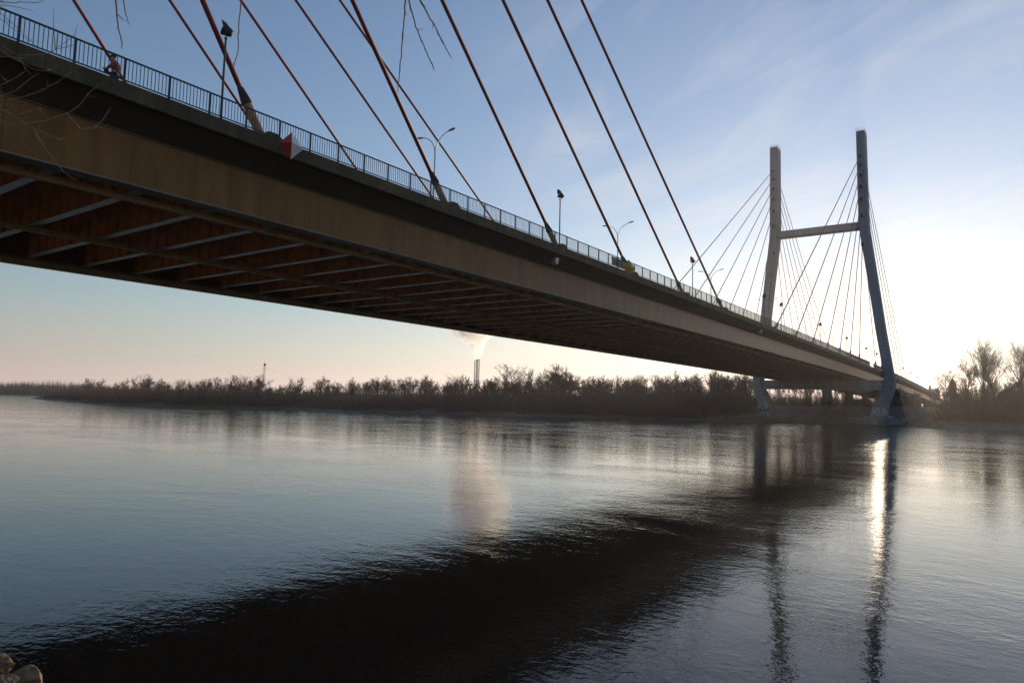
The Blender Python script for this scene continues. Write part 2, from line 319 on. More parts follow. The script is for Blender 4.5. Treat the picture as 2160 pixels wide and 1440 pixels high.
# deck slab with cantilevered edges (a section lofted along the camber)
def section(pts, mb, ys=YS, mi=0):
    mb.loft([[(x, y, zd(y) + z) for x, z in pts] for y in ys], True, mi)
mir = lambda pts: [(2 * CX - x, z) for x, z in reversed(pts)]
GX = -1.9; GXF = 2 * CX - GX
mb = MB()
edge = [(-.28, -.05), (-.28, -.62), (-.5, -.78), (GX + .02, -1.60), (GX - .9, -1.62), (GX - 1.6, -1.30)]
section(edge + mir(edge), mb)
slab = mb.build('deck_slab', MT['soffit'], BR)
mb = MB(); section([(GX - 1.7, -1.305), (GXF + 1.7, -1.305), (GXF + 1.7, -1.33), (GX - 1.7, -1.33)], mb); mb.build('underside_bounce_sheet', MT['slab'], BR)  # pale sheet added below the slab to bounce light onto the beams
mb = MB()
for (a, b) in ((-.9, -4.2), (-4.3, -25.5), (-25.6, -29)): section([(a, .012), (b, .012), (b, -.04), (a, -.04)], mb)
mb.build('road_surface', MT['road'], BR)
# precast edge panels, half a metre each
for sx in (0, 1):
    mb = MB(); y = -30.2
    while y < 560:
        st = .5125
        if y < 260 or int(y) % 1 == 0:
            a, b = y + .009, y + st - .009
            if PY - 3.2 < y < PY + 3.2: y += st; continue
            x0, x1 = (-.27, 0.0) if sx == 0 else (2 * CX, 2 * CX + .27)
            za, zb = zd(a), zd(b)
            mb.hexa([(x0, a, za - .73), (x1, a, za - .75), (x1, b, zb - .75), (x0, b, zb - .73), (x0, a, za), (x1, a, za), (x1, b, zb), (x0, b, zb)])
        y += st
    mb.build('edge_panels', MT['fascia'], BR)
# main girders
for side in (0, 1):
    g = lambda x: x if side == 0 else 2 * CX - x
    mb = MB(); s = 1 if side == 0 else -1
    P = [(GX, -1.58), (GX, -3.98), (GX - .04, -3.98), (GX - .04, -1.58)]
    section([(g(x), z) for x, z in (P if side == 0 else P[::-1])], mb)
    for y in frange(-40, 630, 10.4):       # welded splices of the web plates, slightly proud
        mb.box(min(g(GX), g(GX + .012)), max(g(GX), g(GX + .012)), y, y + .05, zd(y) - 3.96, zd(y) - 1.6)
    web = mb.build('edge_girder', MT['web'], BR)
    mb = MB(); P = [(GX + .14, -3.985), (GX + .14, -4.05), (GX - .75, -4.05), (GX - .75, -3.985)]
    section([(g(x), z) for x, z in (P if side == 0 else P[::-1])], mb)
    P = [(GX + .10, -1.50), (GX + .10, -1.578), (GX - .4, -1.578), (GX - .4, -1.50)]
    section([(g(x), z) for x, z in (P if side == 0 else P[::-1])], mb)
    mb.build('girder_flange', MT['gflange'], web)
# inspection rails under the cross beams
for x, dz in ((-4.05, 0), (-16.35, 0), (-28.0, -.30)):
    mb = MB(); section([(x + .15, -3.93 + min(0, dz + .17)), (x + .15, -3.97 + min(0, dz + .17)), (x + .03, -3.99 + min(0, dz + .17)), (x + .03, -4.17 + dz), (x + .17, -4.19 + dz), (x + .17, -4.235 + dz), (x - .17, -4.235 + dz), (x - .17, -4.19 + dz), (x - .03, -4.17 + dz), (x - .03, -3.99 + min(0, dz + .17)), (x - .15, -3.97 + min(0, dz + .17)), (x - .15, -3.93 + min(0, dz + .17))], mb)
    mb.build('inspection_rail', MT['rail'], BR)
# cross beams: orange-brown stiffened webs on grey bottom flanges, every 3.9 m
y0 = 20.25; x0, x1 = GX - .06, -27.85
mb = MB(); mb.box(x1, x0, y0 - .012, y0 + .012, zd(y0) - 3.88, zd(y0) - 1.32)
for x in frange(x1 + .9, x0 - .5, 1.33)[:-1]:
    mb.box(x - .015, x + .015, y0 - .21, y0 - .0125, zd(y0) - 3.86, zd(y0) - 1.4)
    mb.box(x - .015, x + .015, y0 + .0125, y0 + .21, zd(y0) - 3.86, zd(y0) - 1.4)
beam = mb.build('cross_beam', MT['beam'], BR)
mb = MB(); mb.box(x1, x0 + .02, y0 - .25, y0 + .25, zd(y0) - 3.925, zd(y0) - 3.878)
for x in (-4.05, -16.35, -27.3):           # pale clamp plates that carry the rails
    for dx in (-.42, .28): mb.hexa([(x + dx, y0 - .13, zd(y0) - 4.06), (x + dx + .14, y0 - .13, zd(y0) - 4.06), (x + dx + .14, y0 + .13, zd(y0) - 4.06), (x + dx, y0 + .13, zd(y0) - 4.06),
                                     (x + dx - .05, y0 - .2, zd(y0) - 3.915), (x + dx + .19, y0 - .2, zd(y0) - 3.915), (x + dx + .19, y0 + .2, zd(y0) - 3.915), (x + dx - .05, y0 + .2, zd(y0) - 3.915)])
mb.build('beam_flange', MT['flange'], beam)
for i in range(-6, 92):
    if i == 0: continue
    y = y0 + 3.9 * i
    c = copy_tree(beam, BR); c.location = (0, y - y0, zd(y) - zd(y0))
# small lights under the slab edge
for y in (52.0, 118.0):
    mb = MB(); z = zd(y) - 1.18; mb.hexa([(-1.0, y - .25, z - .32), (-.6, y - .25, z - .30), (-.6, y + .25, z - .30), (-1.0, y + .25, z - .32), (-1.05, y - .3, z + .02), (-.55, y - .3, z + .25), (-.55, y + .3, z + .25), (-1.05, y + .3, z + .02)])
    mb.build('bridge_light', MT['greymetal'], BR)

# pylons
LEG = [(WL - 4, 16.4, 4.6, 6.6), (3.4, 16.55, 4.1, 6.4), (5.5, 16.9, 3.8, 6.2), (8.0, 17.75, 3.5, 6.0), (10.0, 18.6, 3.25, 5.8), (12.0, 19.4, 2.95, 5.6), (13.6, 19.75, 2.75, 5.5), (15.2, 19.72, 2.65, 5.4), (18.0, 19.35, 2.6, 5.3),
       (30, 17.70, 2.6, 5.2), (45, 15.95, 2.6, 5.1), (56, 14.6, 2.65, 5.0), (60, 14.1, 2.7, 5.0), (63, 13.75, 2.7, 5.0), (66, 13.6, 2.65, 5.0), (94.3, 13.38, 2.5, 4.8)]
def leg_x(z): return float(np.interp(z, [q[0] for q in LEG], [q[1] for q in LEG]))
def make_pylon(yp, label):
    pr_ = bpy.data.objects.new('pylon', None); COL.objects.link(pr_); pr_.parent = BR; pr_.location = Vector((CX, yp, 0)) - base_of(BR)
    pr_['label'] = label
    for sg in (1, -1):
        mb = MB(); rings = []
        for z, xo, w, d in LEG:
            c = CX + sg * xo; hw, hd, ch = w / 2, d / 2, .22
            ring = [(c - hw + ch, yp - hd), (c + hw - ch, yp - hd), (c + hw, yp - hd + ch), (c + hw, yp + hd - ch), (c + hw - ch, yp + hd), (c - hw + ch, yp + hd), (c - hw, yp + hd - ch), (c - hw, yp - hd + ch)]
            rings.append([(x, y, z) for x, y in ring])
        mb.loft(rings)
        c = CX + sg * 13.38                # cap and parapet lip
        mb.box(c - 1.05, c + 1.05, yp - 2.2, yp + 2.2, 94.3, 94.75)
        leg = mb.build('pylon_leg', MT['concrete'], pr_)
        mb = MB(); R_ = [(c - 1.2, yp - 2.35), (c + 1.2, yp - 2.35), (c + 1.2, yp + 2.35), (c - 1.2, yp + 2.35)]
        for k in range(4):
            a, b = R_[k], R_[(k + 1) % 4]
            for h in (95.0, 95.45): mb.tube([(a[0], a[1], h), (b[0], b[1], h)], .035, 5)
            for q in range(3):
                t = q / 3; p = (a[0] + (b[0] - a[0]) * t, a[1] + (b[1] - a[1]) * t); mb.tube([(p[0], p[1], 94.25), (p[0], p[1], 95.47)], .04, 5)
        mb.build('top_railing', MT['greymetal'], leg)
        mb = MB()                          # climbing ladder up the face of the leg
        P_ = [(CX + sg * leg_x(z) + .55, yp - float(np.interp(z, [l[0] for l in LEG], [l[3] for l in LEG])) / 2 - .06, z) for z in (21, 30, 45, 56, 60, 63, 66, 80, 93.5)]
        mb.tube(P_, .09, 4); mb.tube([(p[0] + .4, p[1], p[2]) for p in P_], .05, 4); mb.build('ladder', MT['greymetal'], leg)
        # footing
        mb = MB(); f0 = CX + sg * 16.2
        mb.hexa([(f0 - 7.6, yp - 7.4, WL - 4), (f0 + 7.6, yp - 7.4, WL - 4), (f0 + 7.6, yp + 7.4, WL - 4), (f0 - 7.6, yp + 7.4, WL - 4),
                 (f0 - 7.2, yp - 7.0, 3.35), (f0 + 7.2, yp - 7.0, 3.35), (f0 + 7.2, yp + 7.0, 3.35), (f0 - 7.2, yp + 7.0, 3.35)])
        mb.hexa([(f0 - 3.6, yp - 4.6, 3.352), (f0 + 3.6, yp - 4.6, 3.352), (f0 + 3.6, yp + 4.6, 3.352), (f0 - 3.6, yp + 4.6, 3.352),
                 (f0 - 3.2, yp - 4.2, 4.0), (f0 + 3.2, yp - 4.2, 4.0), (f0 + 3.2, yp + 4.2, 4.0), (f0 - 3.2, yp + 4.2, 4.0)])
        mb.build('footing', MT['block'], pr_)
    mb = MB(); a = leg_x(64) - 1.1
    mb.hexa([(CX - a, yp - 1.45, 63.0), (CX + a, yp - 1.45, 63.0), (CX + a, yp + 1.45, 63.0), (CX - a, yp + 1.45, 63.0), (CX - a, yp - 1.6, 65.2), (CX + a, yp - 1.6, 65.2), (CX + a, yp + 1.6, 65.2), (CX - a, yp + 1.6, 65.2)])
    mb.build('upper_crossbeam', MT['concrete'], pr_)
    mb = MB(); a = leg_x(12.6) - 1.2; mb.box(CX - a, CX + a, yp - 2.0, yp + 2.0, 11.9, 14.85)
    for sg in (1, -1):
        for q in (-1.2, 1.2): mb.box(CX + sg * 13.0 - .5, CX + sg * 13.0 + .5, yp + q - .4, yp + q + .4, 14.85, zd(yp) - 4.055)
    mb.build('lower_crossbeam', MT['concrete'], pr_)
    return pr_
PYF = make_pylon(PY, 'H-shaped pylon standing at the far bank')
PYL = make_pylon(PYN, 'H-shaped pylon on the near bank')
# spray paint on the far pylon's right leg and footing
def strokes(mb, polys, w, o, ux, uz, nrm, d=.012):
    for pts in polys:
        for (a, b) in zip(pts[:-1], pts[1:]):
            a, b = Vector(a), Vector(b); t = (b - a).normalized(); n = Vector((-t.y, t.x)); a -= t * w * .5; b += t * w * .5
            q = [a + n * w / 2, a - n * w / 2, b - n * w / 2, b + n * w / 2]
            P = [o + ux * p.x + uz * p.y + nrm * d for p in q]; P2 = [o + ux * p.x + uz * p.y + nrm * .002 for p in q]
            mb.hexa(P2 + P)
yF = PY - 3.22
U1 = [[(0, 0), (0, 1.5), (.75, 1.5), (.85, 1.2), (.75, .85), (0, .8)], [(.35, .8), (.9, 0)], [(1.35, 1.5), (1.35, .25), (1.6, 0), (2.05, 0), (2.3, .25), (2.3, 1.5)], [(2.75, 0), (2.75, 1.1)], [(2.75, .6), (3.05, .6)]]
mb = MB()
lx = CX + leg_x(4.8) - 1.9; U1 = [[(x * 1.3, z * 1.5) for x, z in l] for l in U1]
slope = Vector((.17, .05, 1)).normalized()
strokes(mb, U1, .5, Vector((lx, yF - .02, 4.08)), Vector((1, 0, 0)), slope, Vector((0, -1, 0)), .06)
legR = [c for c in PYF.children if c.name.startswith('pylon_leg')][0]
o = mb.build('graffiti_letters', MT['paintw'], legR); o['label'] = 'white graffiti letters RU at the foot of the right leg'
mb = MB()
fx = CX + 16.2
strokes(mb, [[(0, 0), (1.2, .5), (2.4, .1), (3.4, .45), (4.4, .1)], [(.8, .15), (3.6, .2)], [(1.2, .4), (3.2, -.1)]], .42, Vector((fx + 1.9, PY - 7.12, 2.55)), Vector((1, 0, 0)), Vector((0, .08, 1)), Vector((0, -1, 0)), .08)
footR = [c for c in PYF.children if c.name.startswith('footing')][0]
mb.build('graffiti_blue', MT['paintb'], footR)
legL = [c for c in PYF.children if c.name.startswith('pylon_leg')][1]
mb = MB(); lx = CX - leg_x(5) - 1.7
for k in range(9):
    x = lx + .4 * k + random.uniform(-.1, .1); z = 4.2 + random.uniform(0, .5)
    strokes(mb, [[(0, 0), (random.uniform(-.3, .3), random.uniform(.4, 1.3)), (random.uniform(.1, .5), random.uniform(.2, 1.5))]], .2, Vector((x, yF - .02, z)), Vector((1, 0, 0)), Vector((.0, .05, 1)).normalized(), Vector((0, -1, 0)), .06)
mb.build('graffiti_tag', MT['paintd'], legL)

# stay cables
HS = [87.83, 85.08, 82.06, 78.78, 75.29, 71.05, 64.54]
U0 = 21.85; ST = 15.6
cable_i = 0
def stay(xd, yd, xt, yt, zt, r, near):
    global cable_i
    zdk = zd(yd)
    A = Vector((xd, yd, zdk + .05)); T = Vector((xt, yt, zt)); d = (T - A).normalized()
    rad = .25
    mb = MB(); mb.tube([A + d * 2.6, T], r, 10)
    c = mb.build('stay_cable', MT['cable'], BR, smooth=True)
    mb = MB(); mb.tube([A - d * .5, A + d * 2.15], [rad, rad], 14)
    mb.build('anchor_tube', MT['tube'], c, smooth=False)
    mb = MB(); mb.tube([A + d * 2.10, A + d * 2.22, A + d * 2.95], [rad + .035, rad + .03, r + .015], 14)
    mb.build('collar', MT['black'], c)
    h = Vector((0, 1 if yd > yt else -1, 0))          # wedge block behind the tube
    s = h.y; y1, y2, y3 = yd - s * .2, yd + s * .35, yd + s * 1.25
    mb = MB(); P = [(xd - .45, min(y1, y3), zdk + .013), (xd + .45, min(y1, y3), zdk + .013), (xd + .45, max(y1, y3), zdk + .013), (xd - .45, max(y1, y3), zdk + .013)]
    ta, tb = sorted((y1 + s * .25, y2 + s * .35))
    mb.hexa(P + [(xd - .4, ta, zdk + .62), (xd + .4, ta, zdk + .62), (xd + .4, tb, zdk + .62), (xd - .4, tb, zdk + .62)])
    mb.build('anchor_block', MT['fascia'], c)
    mb = MB(); q = 2.5 / max(abs(d.y), .2)
    mb.tube([T - d * (q - .3), T - d * (q + .9)], [r + .26, r + .2], 10)
    mb.build('pylon_sleeve', MT['darkmetal'], c)
for i in range(7):                          # i = 0: longest stay
    y = U0 + ST * (5 - i)
    for (xd, xt) in ((-1.135, -1.75), (-28.73, -28.5)):
        nr = xd > -5
        stay(xd, y, xt, PYN, HS[i], .145, nr)
        stay(xd, 2 * 114.096 - y, xt, PY, HS[i], .11, nr)
        stay(xd, PY + (2 * 114.096 - y - PY) * -1, xt, PY, HS[i], .10, nr)
# piers of the approach viaduct
for y in (300, 350, 400, 450, 505, 560):
    for x in (-24.6, -5.2):
        mb = MB(); n = 20; rings = []
        for z, k in ((WL, 1), (5.4, 1), (6.6, 1), (zd(y) - 5.3, 1), (zd(y) - 4.9, 1.12), (zd(y) - 4.06, 1.12)):
            rings.append([(x + 1.85 * k * math.cos(2 * PI * q / n), y + 1.2 * k * math.sin(2 * PI * q / n), z) for q in range(n)])
        mb.loft(rings); p = mb.build('pier', MT['concrete'], BR)
        if y < 360:
            mb = MB()
            for k in range(4): 
                a = -2.1 + .28 * k
                strokes(mb, [[(0, 0), (.1, .9), (.35, .3), (.4, 1.1)]], .22, Vector((x - 1.0 + .55 * k, y - 1.30, 7.3)), Vector((1, 0, 0)), Vector((0, 0, 1)), Vector((0, -1, 0)), .25)
            mb.build('graffiti_tag', MT['paintd'], p)

# ------------------------------------------------------------------ railing along the near edge
RL = thing('bridge_railing', (-.12, 9.84, zd(9.84)), 'blue-green steel railing of upright bars along the near edge of the bridge', 'railing')
PL = 2.05
def panel(mb, y, post):
    z = zd(y); z2 = zd(y + PL); x = -.12
    if post: 
        mb.box(x - .035, x + .035, y - .045, y + .045, z + .012, z + 1.13); return
    mb.hexa([(x - .03, y, z + 1.10), (x + .03, y, z + 1.10), (x + .03, y + PL, z2 + 1.10), (x - .03, y + PL, z2 + 1.10), (x - .03, y, z + 1.17), (x + .03, y, z + 1.17), (x + .03, y + PL, z2 + 1.17), (x - .03, y + PL, z2 + 1.17)])
    mb.hexa([(x - .02, y + .046, z + .10), (x + .02, y + .046, z + .10), (x + .02, y + PL - .046, z2 + .10), (x - .02, y + PL - .046, z2 + .10), (x - .02, y + .046, z + .155), (x + .02, y + .046, z + .155), (x + .02, y + PL - .046, z2 + .155), (x - .02, y + PL - .046, z2 + .155)])
    for k in range(1, 12):
        yy = y + PL * k / 12; zz = z + (z2 - z) * k / 12
        mb.box(x - .011, x + .011, yy - .013, yy + .013, zz + .15, zz + 1.105)
ys = [9.84 + PL * k for k in range(-3, 110)]
ys = [y for y in ys if y + PL < PY - 3.0]
pa = None
for y in ys[:100]:
    if pa is None:
        mb = MB(); panel(mb, y, False); pa = mb.build('railing_panel', MT['railing'], RL); pa0 = y
        mb = MB(); panel(mb, y, True); mb.build('post', MT['railing'], pa)
    else:
        c = copy_tree(pa, RL); c.location = (0, y - pa0, zd(y) - zd(pa0))
mb = MB()
for y in ys[100:] + [PY + 3.4 + PL * k for k in range(140)]:
    panel(mb, y, False); panel(mb, y, True)
tag(mb.build('railing_panel', MT['railing'], RL), kind='stuff')

# ------------------------------------------------------------------ floodlights and street lamps on the bridge
def floodlight(y, aim, label):
    z = zd(y); x = -.42
    t = thing('floodlight', (x, y, z), label, 'floodlight', 'floodlights on slim posts along the near edge of the bridge')
    mb = MB(); mb.tube([(x, y, z + .013), (x, y, z + 1.0), (x, y, z + 4.42)], [.075, .06, .05], 10); mb.box(x - .14, x + .14, y - .14, y + .14, z + .013, z + .05)
    mb.tube([(x, y, z + 4.40), (x, y, z + 4.47)], .075, 10)
    mb.build('post', MT['darkmetal'], t)
    h = Vector((x, y, z + 4.86)); ax = (Vector((-.6, -.75, .5)) if aim < 0 else Vector((.12, aim, .62))).normalized(); sd = ax.cross(Vector((0, 0, 1))).normalized()
    mb = MB(); c = Vector((x, y, z + 4.45))
    mb.tube([h + sd * .33, h + sd * .34 - Vector((0, 0, .18)), c + sd * .24 + Vector((0, 0, .02)), c, c - sd * .24 + Vector((0, 0, .02)), h - sd * .34 - Vector((0, 0, .18)), h - sd * .33], .02, 6)
    mb.build('yoke', MT['darkmetal'], t)
    mb = MB(); lathe(mb, [(.09, -.36), (.16, -.33), (.22, -.18), (.27, .02), (.31, .10), (.31, .14), (.28, .14)], h, ax, 18)
    hd = mb.build('lamp_head', MT['darkmetal'], t, smooth=False)
    mb = MB(); lathe(mb, [(.01, .142), (.27, .142), (.27, .15), (.01, .165)], h, ax, 18); mb.build('lens', MT['glass'], hd)
    up = sd.cross(ax); mb = MB()             # hood over the lens
    arc = [(.33 * math.cos(a), .33 * math.sin(a)) for a in [math.radians(q) for q in range(10, 171, 20)]]
    r0 = [h + ax * .13 + sd * a + up * b for a, b in arc]; r1 = [h + ax * (.13 + .34 * max(0, b) / .33) + sd * a * 1.02 + up * b * 1.04 for a, b in arc]
    r1b = [p + up * .015 for p in r1]; r0b = [p + up * .015 for p in r0]
    mb.loft([r0, r1, r1b, r0b, r0], False, closed=False); mb.build('hood', MT['darkmetal'], hd)
    return t
FLY = [(18.85, -1, 'floodlight on a slim dark post beside the leftmost thick stay and its black collar'),
       (52.1, -1, 'floodlight on a slim post just right of the third thick stay from the left'),
       (85.4, -1, 'floodlight on a slim post between the two thick stays that end nearest the pylon'),
       (119.0, 1, 'small floodlight seen in front of the left pylon leg above the railing'),
       (130.4, 1, 'small floodlight just right of the left pylon leg'),
       (164.4, 1, 'small floodlight midway between the pylon legs, fourth post left of the right leg'),
       (197.6, 1, 'tiny floodlight between the pylon legs, third post left of the right leg'),
       (230.5, 1, 'tiny floodlight second to the left of the right pylon leg'),
       (252.5, 1, 'tiny floodlight whose post touches the left edge of the right pylon leg'),
       (328.5, 1, 'tiny floodlight on the approach, first to the right of the right pylon leg'),
       (361.2, 1, 'tiny floodlight on the approach, second to the right of the right pylon leg'),
       (393.1, 1, 'tiny floodlight on the approach, third to the right of the right pylon leg')]
for y, a, lb in FLY: floodlight(y, a, lb)
def street_lamp(y, label):
    z = zd(y); x = CX
    t = thing('street_lamp', (x, y, z), label, 'street lamp', 'double-armed street lamps along the middle of the bridge')
    mb = MB(); mb.tube([(x, y, z + .013), (x, y, z + 1.3), (x, y, z + 11.4)], [.13, .11, .065], 10); mb.build('post', MT['greymetal'], t)
    for s in (1, -1):
        pts = [(x, y, z + 11.3), (x + s * .12, y, z + 11.9), (x + s * .42, y, z + 12.5), (x + s * .9, y, z + 12.95), (x + s * 1.45, y, z + 13.2), (x + s * 1.75, y, z + 13.28)]
        mb = MB(); mb.tube(pts, [.055, .05, .045, .042, .04, .04], 8); arm = mb.build('arm', MT['greymetal'], t)
        mb = MB(); rings = []
        for q, w, hh in ((1.68, .06, .05), (1.85, .13, .10), (2.2, .17, .13), (2.5, .15, .11), (2.62, .07, .05)):
            c = Vector((x + s * q, y, z + 13.28 + (q - 1.7) * .12)); rings.append([c + Vector((0, w * math.cos(a), hh * math.sin(a) * (1 if math.sin(a) > 0 else .6))) for a in [2 * PI * k / 12 for k in range(12)]])
        mb.loft(rings); hd = mb.build('lamp_head', MT['greymetal'], arm, smooth=True)
ML = ['double-armed street lamp rising behind the second thick stay from the left', 'double-armed street lamp crossed by the fourth thick stay, near the yellow diamond sign',
      'double-armed street lamp crossed by the sixth thick stay, left of the left pylon leg', 'double-armed street lamp whose arms cross the left pylon leg',
      'faint double-armed street lamp first to the right of the left pylon leg', 'faint double-armed street lamp second to the right of the left pylon leg',
      'faint double-armed street lamp third to the right of the left pylon leg', 'faint double-armed street lamp last before the right pylon leg']
for k, lb in enumerate(ML): street_lamp(51.0 + 41.7 * k, lb)

# ------------------------------------------------------------------ channel signs, banner
def octa(y, zc, x, cols, name, label, w=.72, h=.76, d=.5):
    t = thing(name, (x, y, zc), label, 'channel sign')
    fx, fy = math.cos(-.6), math.sin(-.6)
    T, B, L_, R_, F_, K = (x, y, zc + h), (x, y, zc - h), (x + fy * w, y - fx * w, zc + .1), (x - fy * w, y + fx * w, zc - .1), (x + d * fx, y + d * fy, zc), (x - d * fx, y - d * fy, zc)
    if cols[0] == cols[1]:
        mb = MB(); mb.add([T, B, L_, R_, F_, K], [(0, 2, 4), (0, 4, 3), (1, 4, 2), (1, 3, 4), (0, 5, 2), (0, 3, 5), (1, 2, 5), (1, 5, 3)]); mb.build('board', MT[cols[0]], t)
    else:
        mb = MB(); mb.add([T, B, L_, F_, K], [(0, 2, 3), (1, 3, 2), (0, 4, 2), (1, 2, 4), (0, 3, 1, 4)]); o = mb.build('board_half', MT[cols[0]], t); o['label'] = 'red half of the diamond sign'
        mb = MB(); mb.add([T, B, R_, F_, K], [(0, 3, 2), (1, 2, 3), (0, 2, 4), (1, 4, 2)]); o = mb.build('board_half', MT[cols[1]], t); o['label'] = 'white half of the diamond sign'
    mb = MB(); mb.tube([(x - d + .05, y, zc), (.01, y, zc), (-.05, y, zd(y) + .05)], .03, 6); mb.build('bracket', MT['darkmetal'], t)
octa(22.3, 19.02, .75, ('red', 'white'), 'diamond_sign', 'red and white diamond-shaped channel sign hung outside the bridge railing', .62, .76, .6)
octa(64.45, 19.75, .55, ('yellow', 'yellow'), 'diamond_sign', 'yellow diamond-shaped channel sign hung outside the bridge railing', .78, .86, .42)
BN = thing('banner', (-.2, 64.4, zd(64.4)), 'grey-white banner tied to the railing behind the yellow diamond sign', 'banner')
mb = MB(); y1, y2 = 62.0, 67.0; mb.hexa([(-.20, y1, zd(y1) + .16), (-.17, y1, zd(y1) + .16), (-.17, y2, zd(y2) + .16), (-.20, y2, zd(y2) + .16), (-.20, y1, zd(y1) + .92), (-.17, y1, zd(y1) + .92), (-.17, y2, zd(y2) + .92), (-.20, y2, zd(y2) + .92)])
mb.build('cloth', MT['banner'], BN)
mb = MB(); mb.hexa([(-.205, y1, zd(y1) + .922), (-.165, y1, zd(y1) + .922), (-.165, y2, zd(y2) + .922), (-.205, y2, zd(y2) + .922), (-.205, y1, zd(y1) + 1.03), (-.165, y1, zd(y1) + 1.03), (-.165, y2, zd(y2) + 1.03), (-.205, y2, zd(y2) + 1.03)])
mb.build('dark_hem', MT['darkmetal'], BN)

# ------------------------------------------------------------------ the person on the bridge
def skin_mesh(name, nodes, edges, root, mt, parent, sub=2):
    me = bpy.data.meshes.new(name + '_cage'); me.from_pydata([n[0] for n in nodes], edges, [])
    o = bpy.data.objects.new(name + '_cage', me); COL.objects.link(o)
    o.modifiers.new('skin', 'SKIN'); sb = o.modifiers.new('sub', 'SUBSURF'); sb.levels = sub; sb.render_levels = sub
    if not me.skin_vertices: me.attributes.new('skin', 'FLOAT', 'POINT')
    for i, n in enumerate(nodes):
        me.skin_vertices[0].data[i].radius = (n[1], n[2]); me.skin_vertices[0].data[i].use_root = (i == root)
    bpy.context.view_layer.update(); dg = bpy.context.evaluated_depsgraph_get()
    m2 = bpy.data.meshes.new_from_object(o.evaluated_get(dg)); m2.name = name
    bpy.data.objects.remove(o); bpy.data.meshes.remove(me)
    m2.materials.clear(); m2.materials.append(mt); m2.polygons.foreach_set('use_smooth', [True] * len(m2.polygons))
    q = bpy.data.objects.new(name, m2); COL.objects.link(q); q.parent = parent
    return q
PX, PYY = -1.62, 14.15
PS = thing('person', (PX, PYY, zd(PYY) + .013), 'person in red jacket and dark cap behind the bridge railing holding a small bag', 'person')
PS.rotation_euler = (0, 0, math.radians(-50)); PS.scale = (1.15, 1.15, 1.0)
# faces -Y; x across the shoulders
nodes = [((0, .02, .95), .15, .12), ((0, .03, 1.12), .14, .11), ((0, .02, 1.32), .17, .12), ((0, -.02, 1.46), .10, .08), ((0, -.06, 1.54), .055, .055), ((0, -.09, 1.63), .078, .09), ((0, -.10, 1.73), .07, .085),
         ((.19, .02, 1.40), .065, .065), ((.25, .02, 1.15), .05, .05), ((.22, -.20, 1.04), .04, .04), ((.20, -.30, 1.04), .035, .025),
         ((-.19, .02, 1.40), .065, .065), ((-.25, .04, 1.15), .05, .05), ((-.20, -.18, 1.03), .04, .04), ((-.17, -.28, 1.03), .035, .025),
         ((.09, .02, .88), .10, .10), ((.10, -.04, .50), .065, .065), ((.10, .02, .10), .045, .045), ((.10, -.14, .04), .045, .035),
         ((-.09, .02, .88), .10, .10), ((-.10, .06, .50), .065, .065), ((-.10, .12, .10), .045, .045), ((-.10, -.04, .04), .045, .035)]
# five fingers on each hand
fe = []
for base, sx in ((10, 1), (14, -1)):
    bx, by, bz = nodes[base][0]
    for k in range(4):
        i = len(nodes); nodes.append(((bx + sx * (-.03 + .02 * k), by - .05, bz - .005), .009, .009)); nodes.append(((bx + sx * (-.03 + .02 * k), by - .085 - .01 * (k in (1, 2)), bz - .03), .008, .008))
        fe += [(base, i), (i, i + 1)]
    i = len(nodes); nodes.append(((bx - sx * .045, by - .01, bz - .02), .011, .011)); nodes.append(((bx - sx * .04, by - .045, bz - .045), .009, .009)); fe += [(base, i), (i, i + 1)]
edges = [(0, 1), (1, 2), (2, 3), (3, 4), (4, 5), (5, 6), (2, 7), (7, 8), (8, 9), (9, 10), (2, 11), (11, 12), (12, 13), (13, 14), (0, 15), (15, 16), (16, 17), (17, 18), (0, 19), (19, 20), (20, 21), (21, 22)] + fe
skin_mesh('body', nodes, edges, 0, MT['skin'], PS)
J = [((0, .03, .92), .20, .165), ((0, .04, 1.12), .185, .15), ((0, .04, 1.32), .20, .16), ((0, .0, 1.47), .12, .10), ((.20, .02, 1.39), .09, .09), ((.27, .03, 1.15), .078, .078), ((.225, -.18, 1.045), .06, .06), ((-.20, .02, 1.39), .09, .09), ((-.27, .05, 1.15), .078, .078), ((-.205, -.16, 1.035), .06, .06)]
skin_mesh('jacket', J, [(0, 1), (1, 2), (2, 3), (2, 4), (4, 5), (5, 6), (2, 7), (7, 8), (8, 9)], 0, MT['jacket'], PS)
TQ = [((0, .03, .90), .17, .14), ((.10, .02, .80), .11, .11), ((.105, -.04, .50), .085, .085), ((.10, .02, .13), .07, .07), ((-.10, .02, .80), .11, .11), ((-.105, .06, .50), .085, .085), ((-.10, .12, .13), .07, .07)]
skin_mesh('trousers', TQ, [(0, 1), (1, 2), (2, 3), (0, 4), (4, 5), (5, 6)], 0, MT['trousers'], PS)
mb = MB(); lathe(mb, [(.108, -.02), (.112, .04), (.10, .09), (.06, .125), (.005, .135)], Vector((0, -.085, 1.70)), (0, 0.05, 1), 16)
mb.hexa([(-.07, -.29, 1.685), (.07, -.29, 1.685), (.085, -.17, 1.70), (-.085, -.17, 1.70), (-.07, -.29, 1.695), (.07, -.29, 1.695), (.085, -.17, 1.715), (-.085, -.17, 1.715)])
mb.build('cap', MT['black'], PS, origin=(0, 0, 0)).location = (0, 0, 0)
mb = MB()                                    # nose, brow and ears on the head
mb.tube([(0, -.185, 1.66), (0, -.205, 1.635), (0, -.185, 1.62)], [.010, .016, .012], 6); mb.tube([(-.03, -.178, 1.585), (.03, -.178, 1.585)], .008, 5)
for s in (1, -1): mb.tube([(s * .083, -.07, 1.665), (s * .094, -.065, 1.64), (s * .082, -.075, 1.61)], .012, 5)
mb.build('face_features', MT['skin'], PS, origin=(0, 0, 0)).location = (0, 0, 0)
mb = MB()
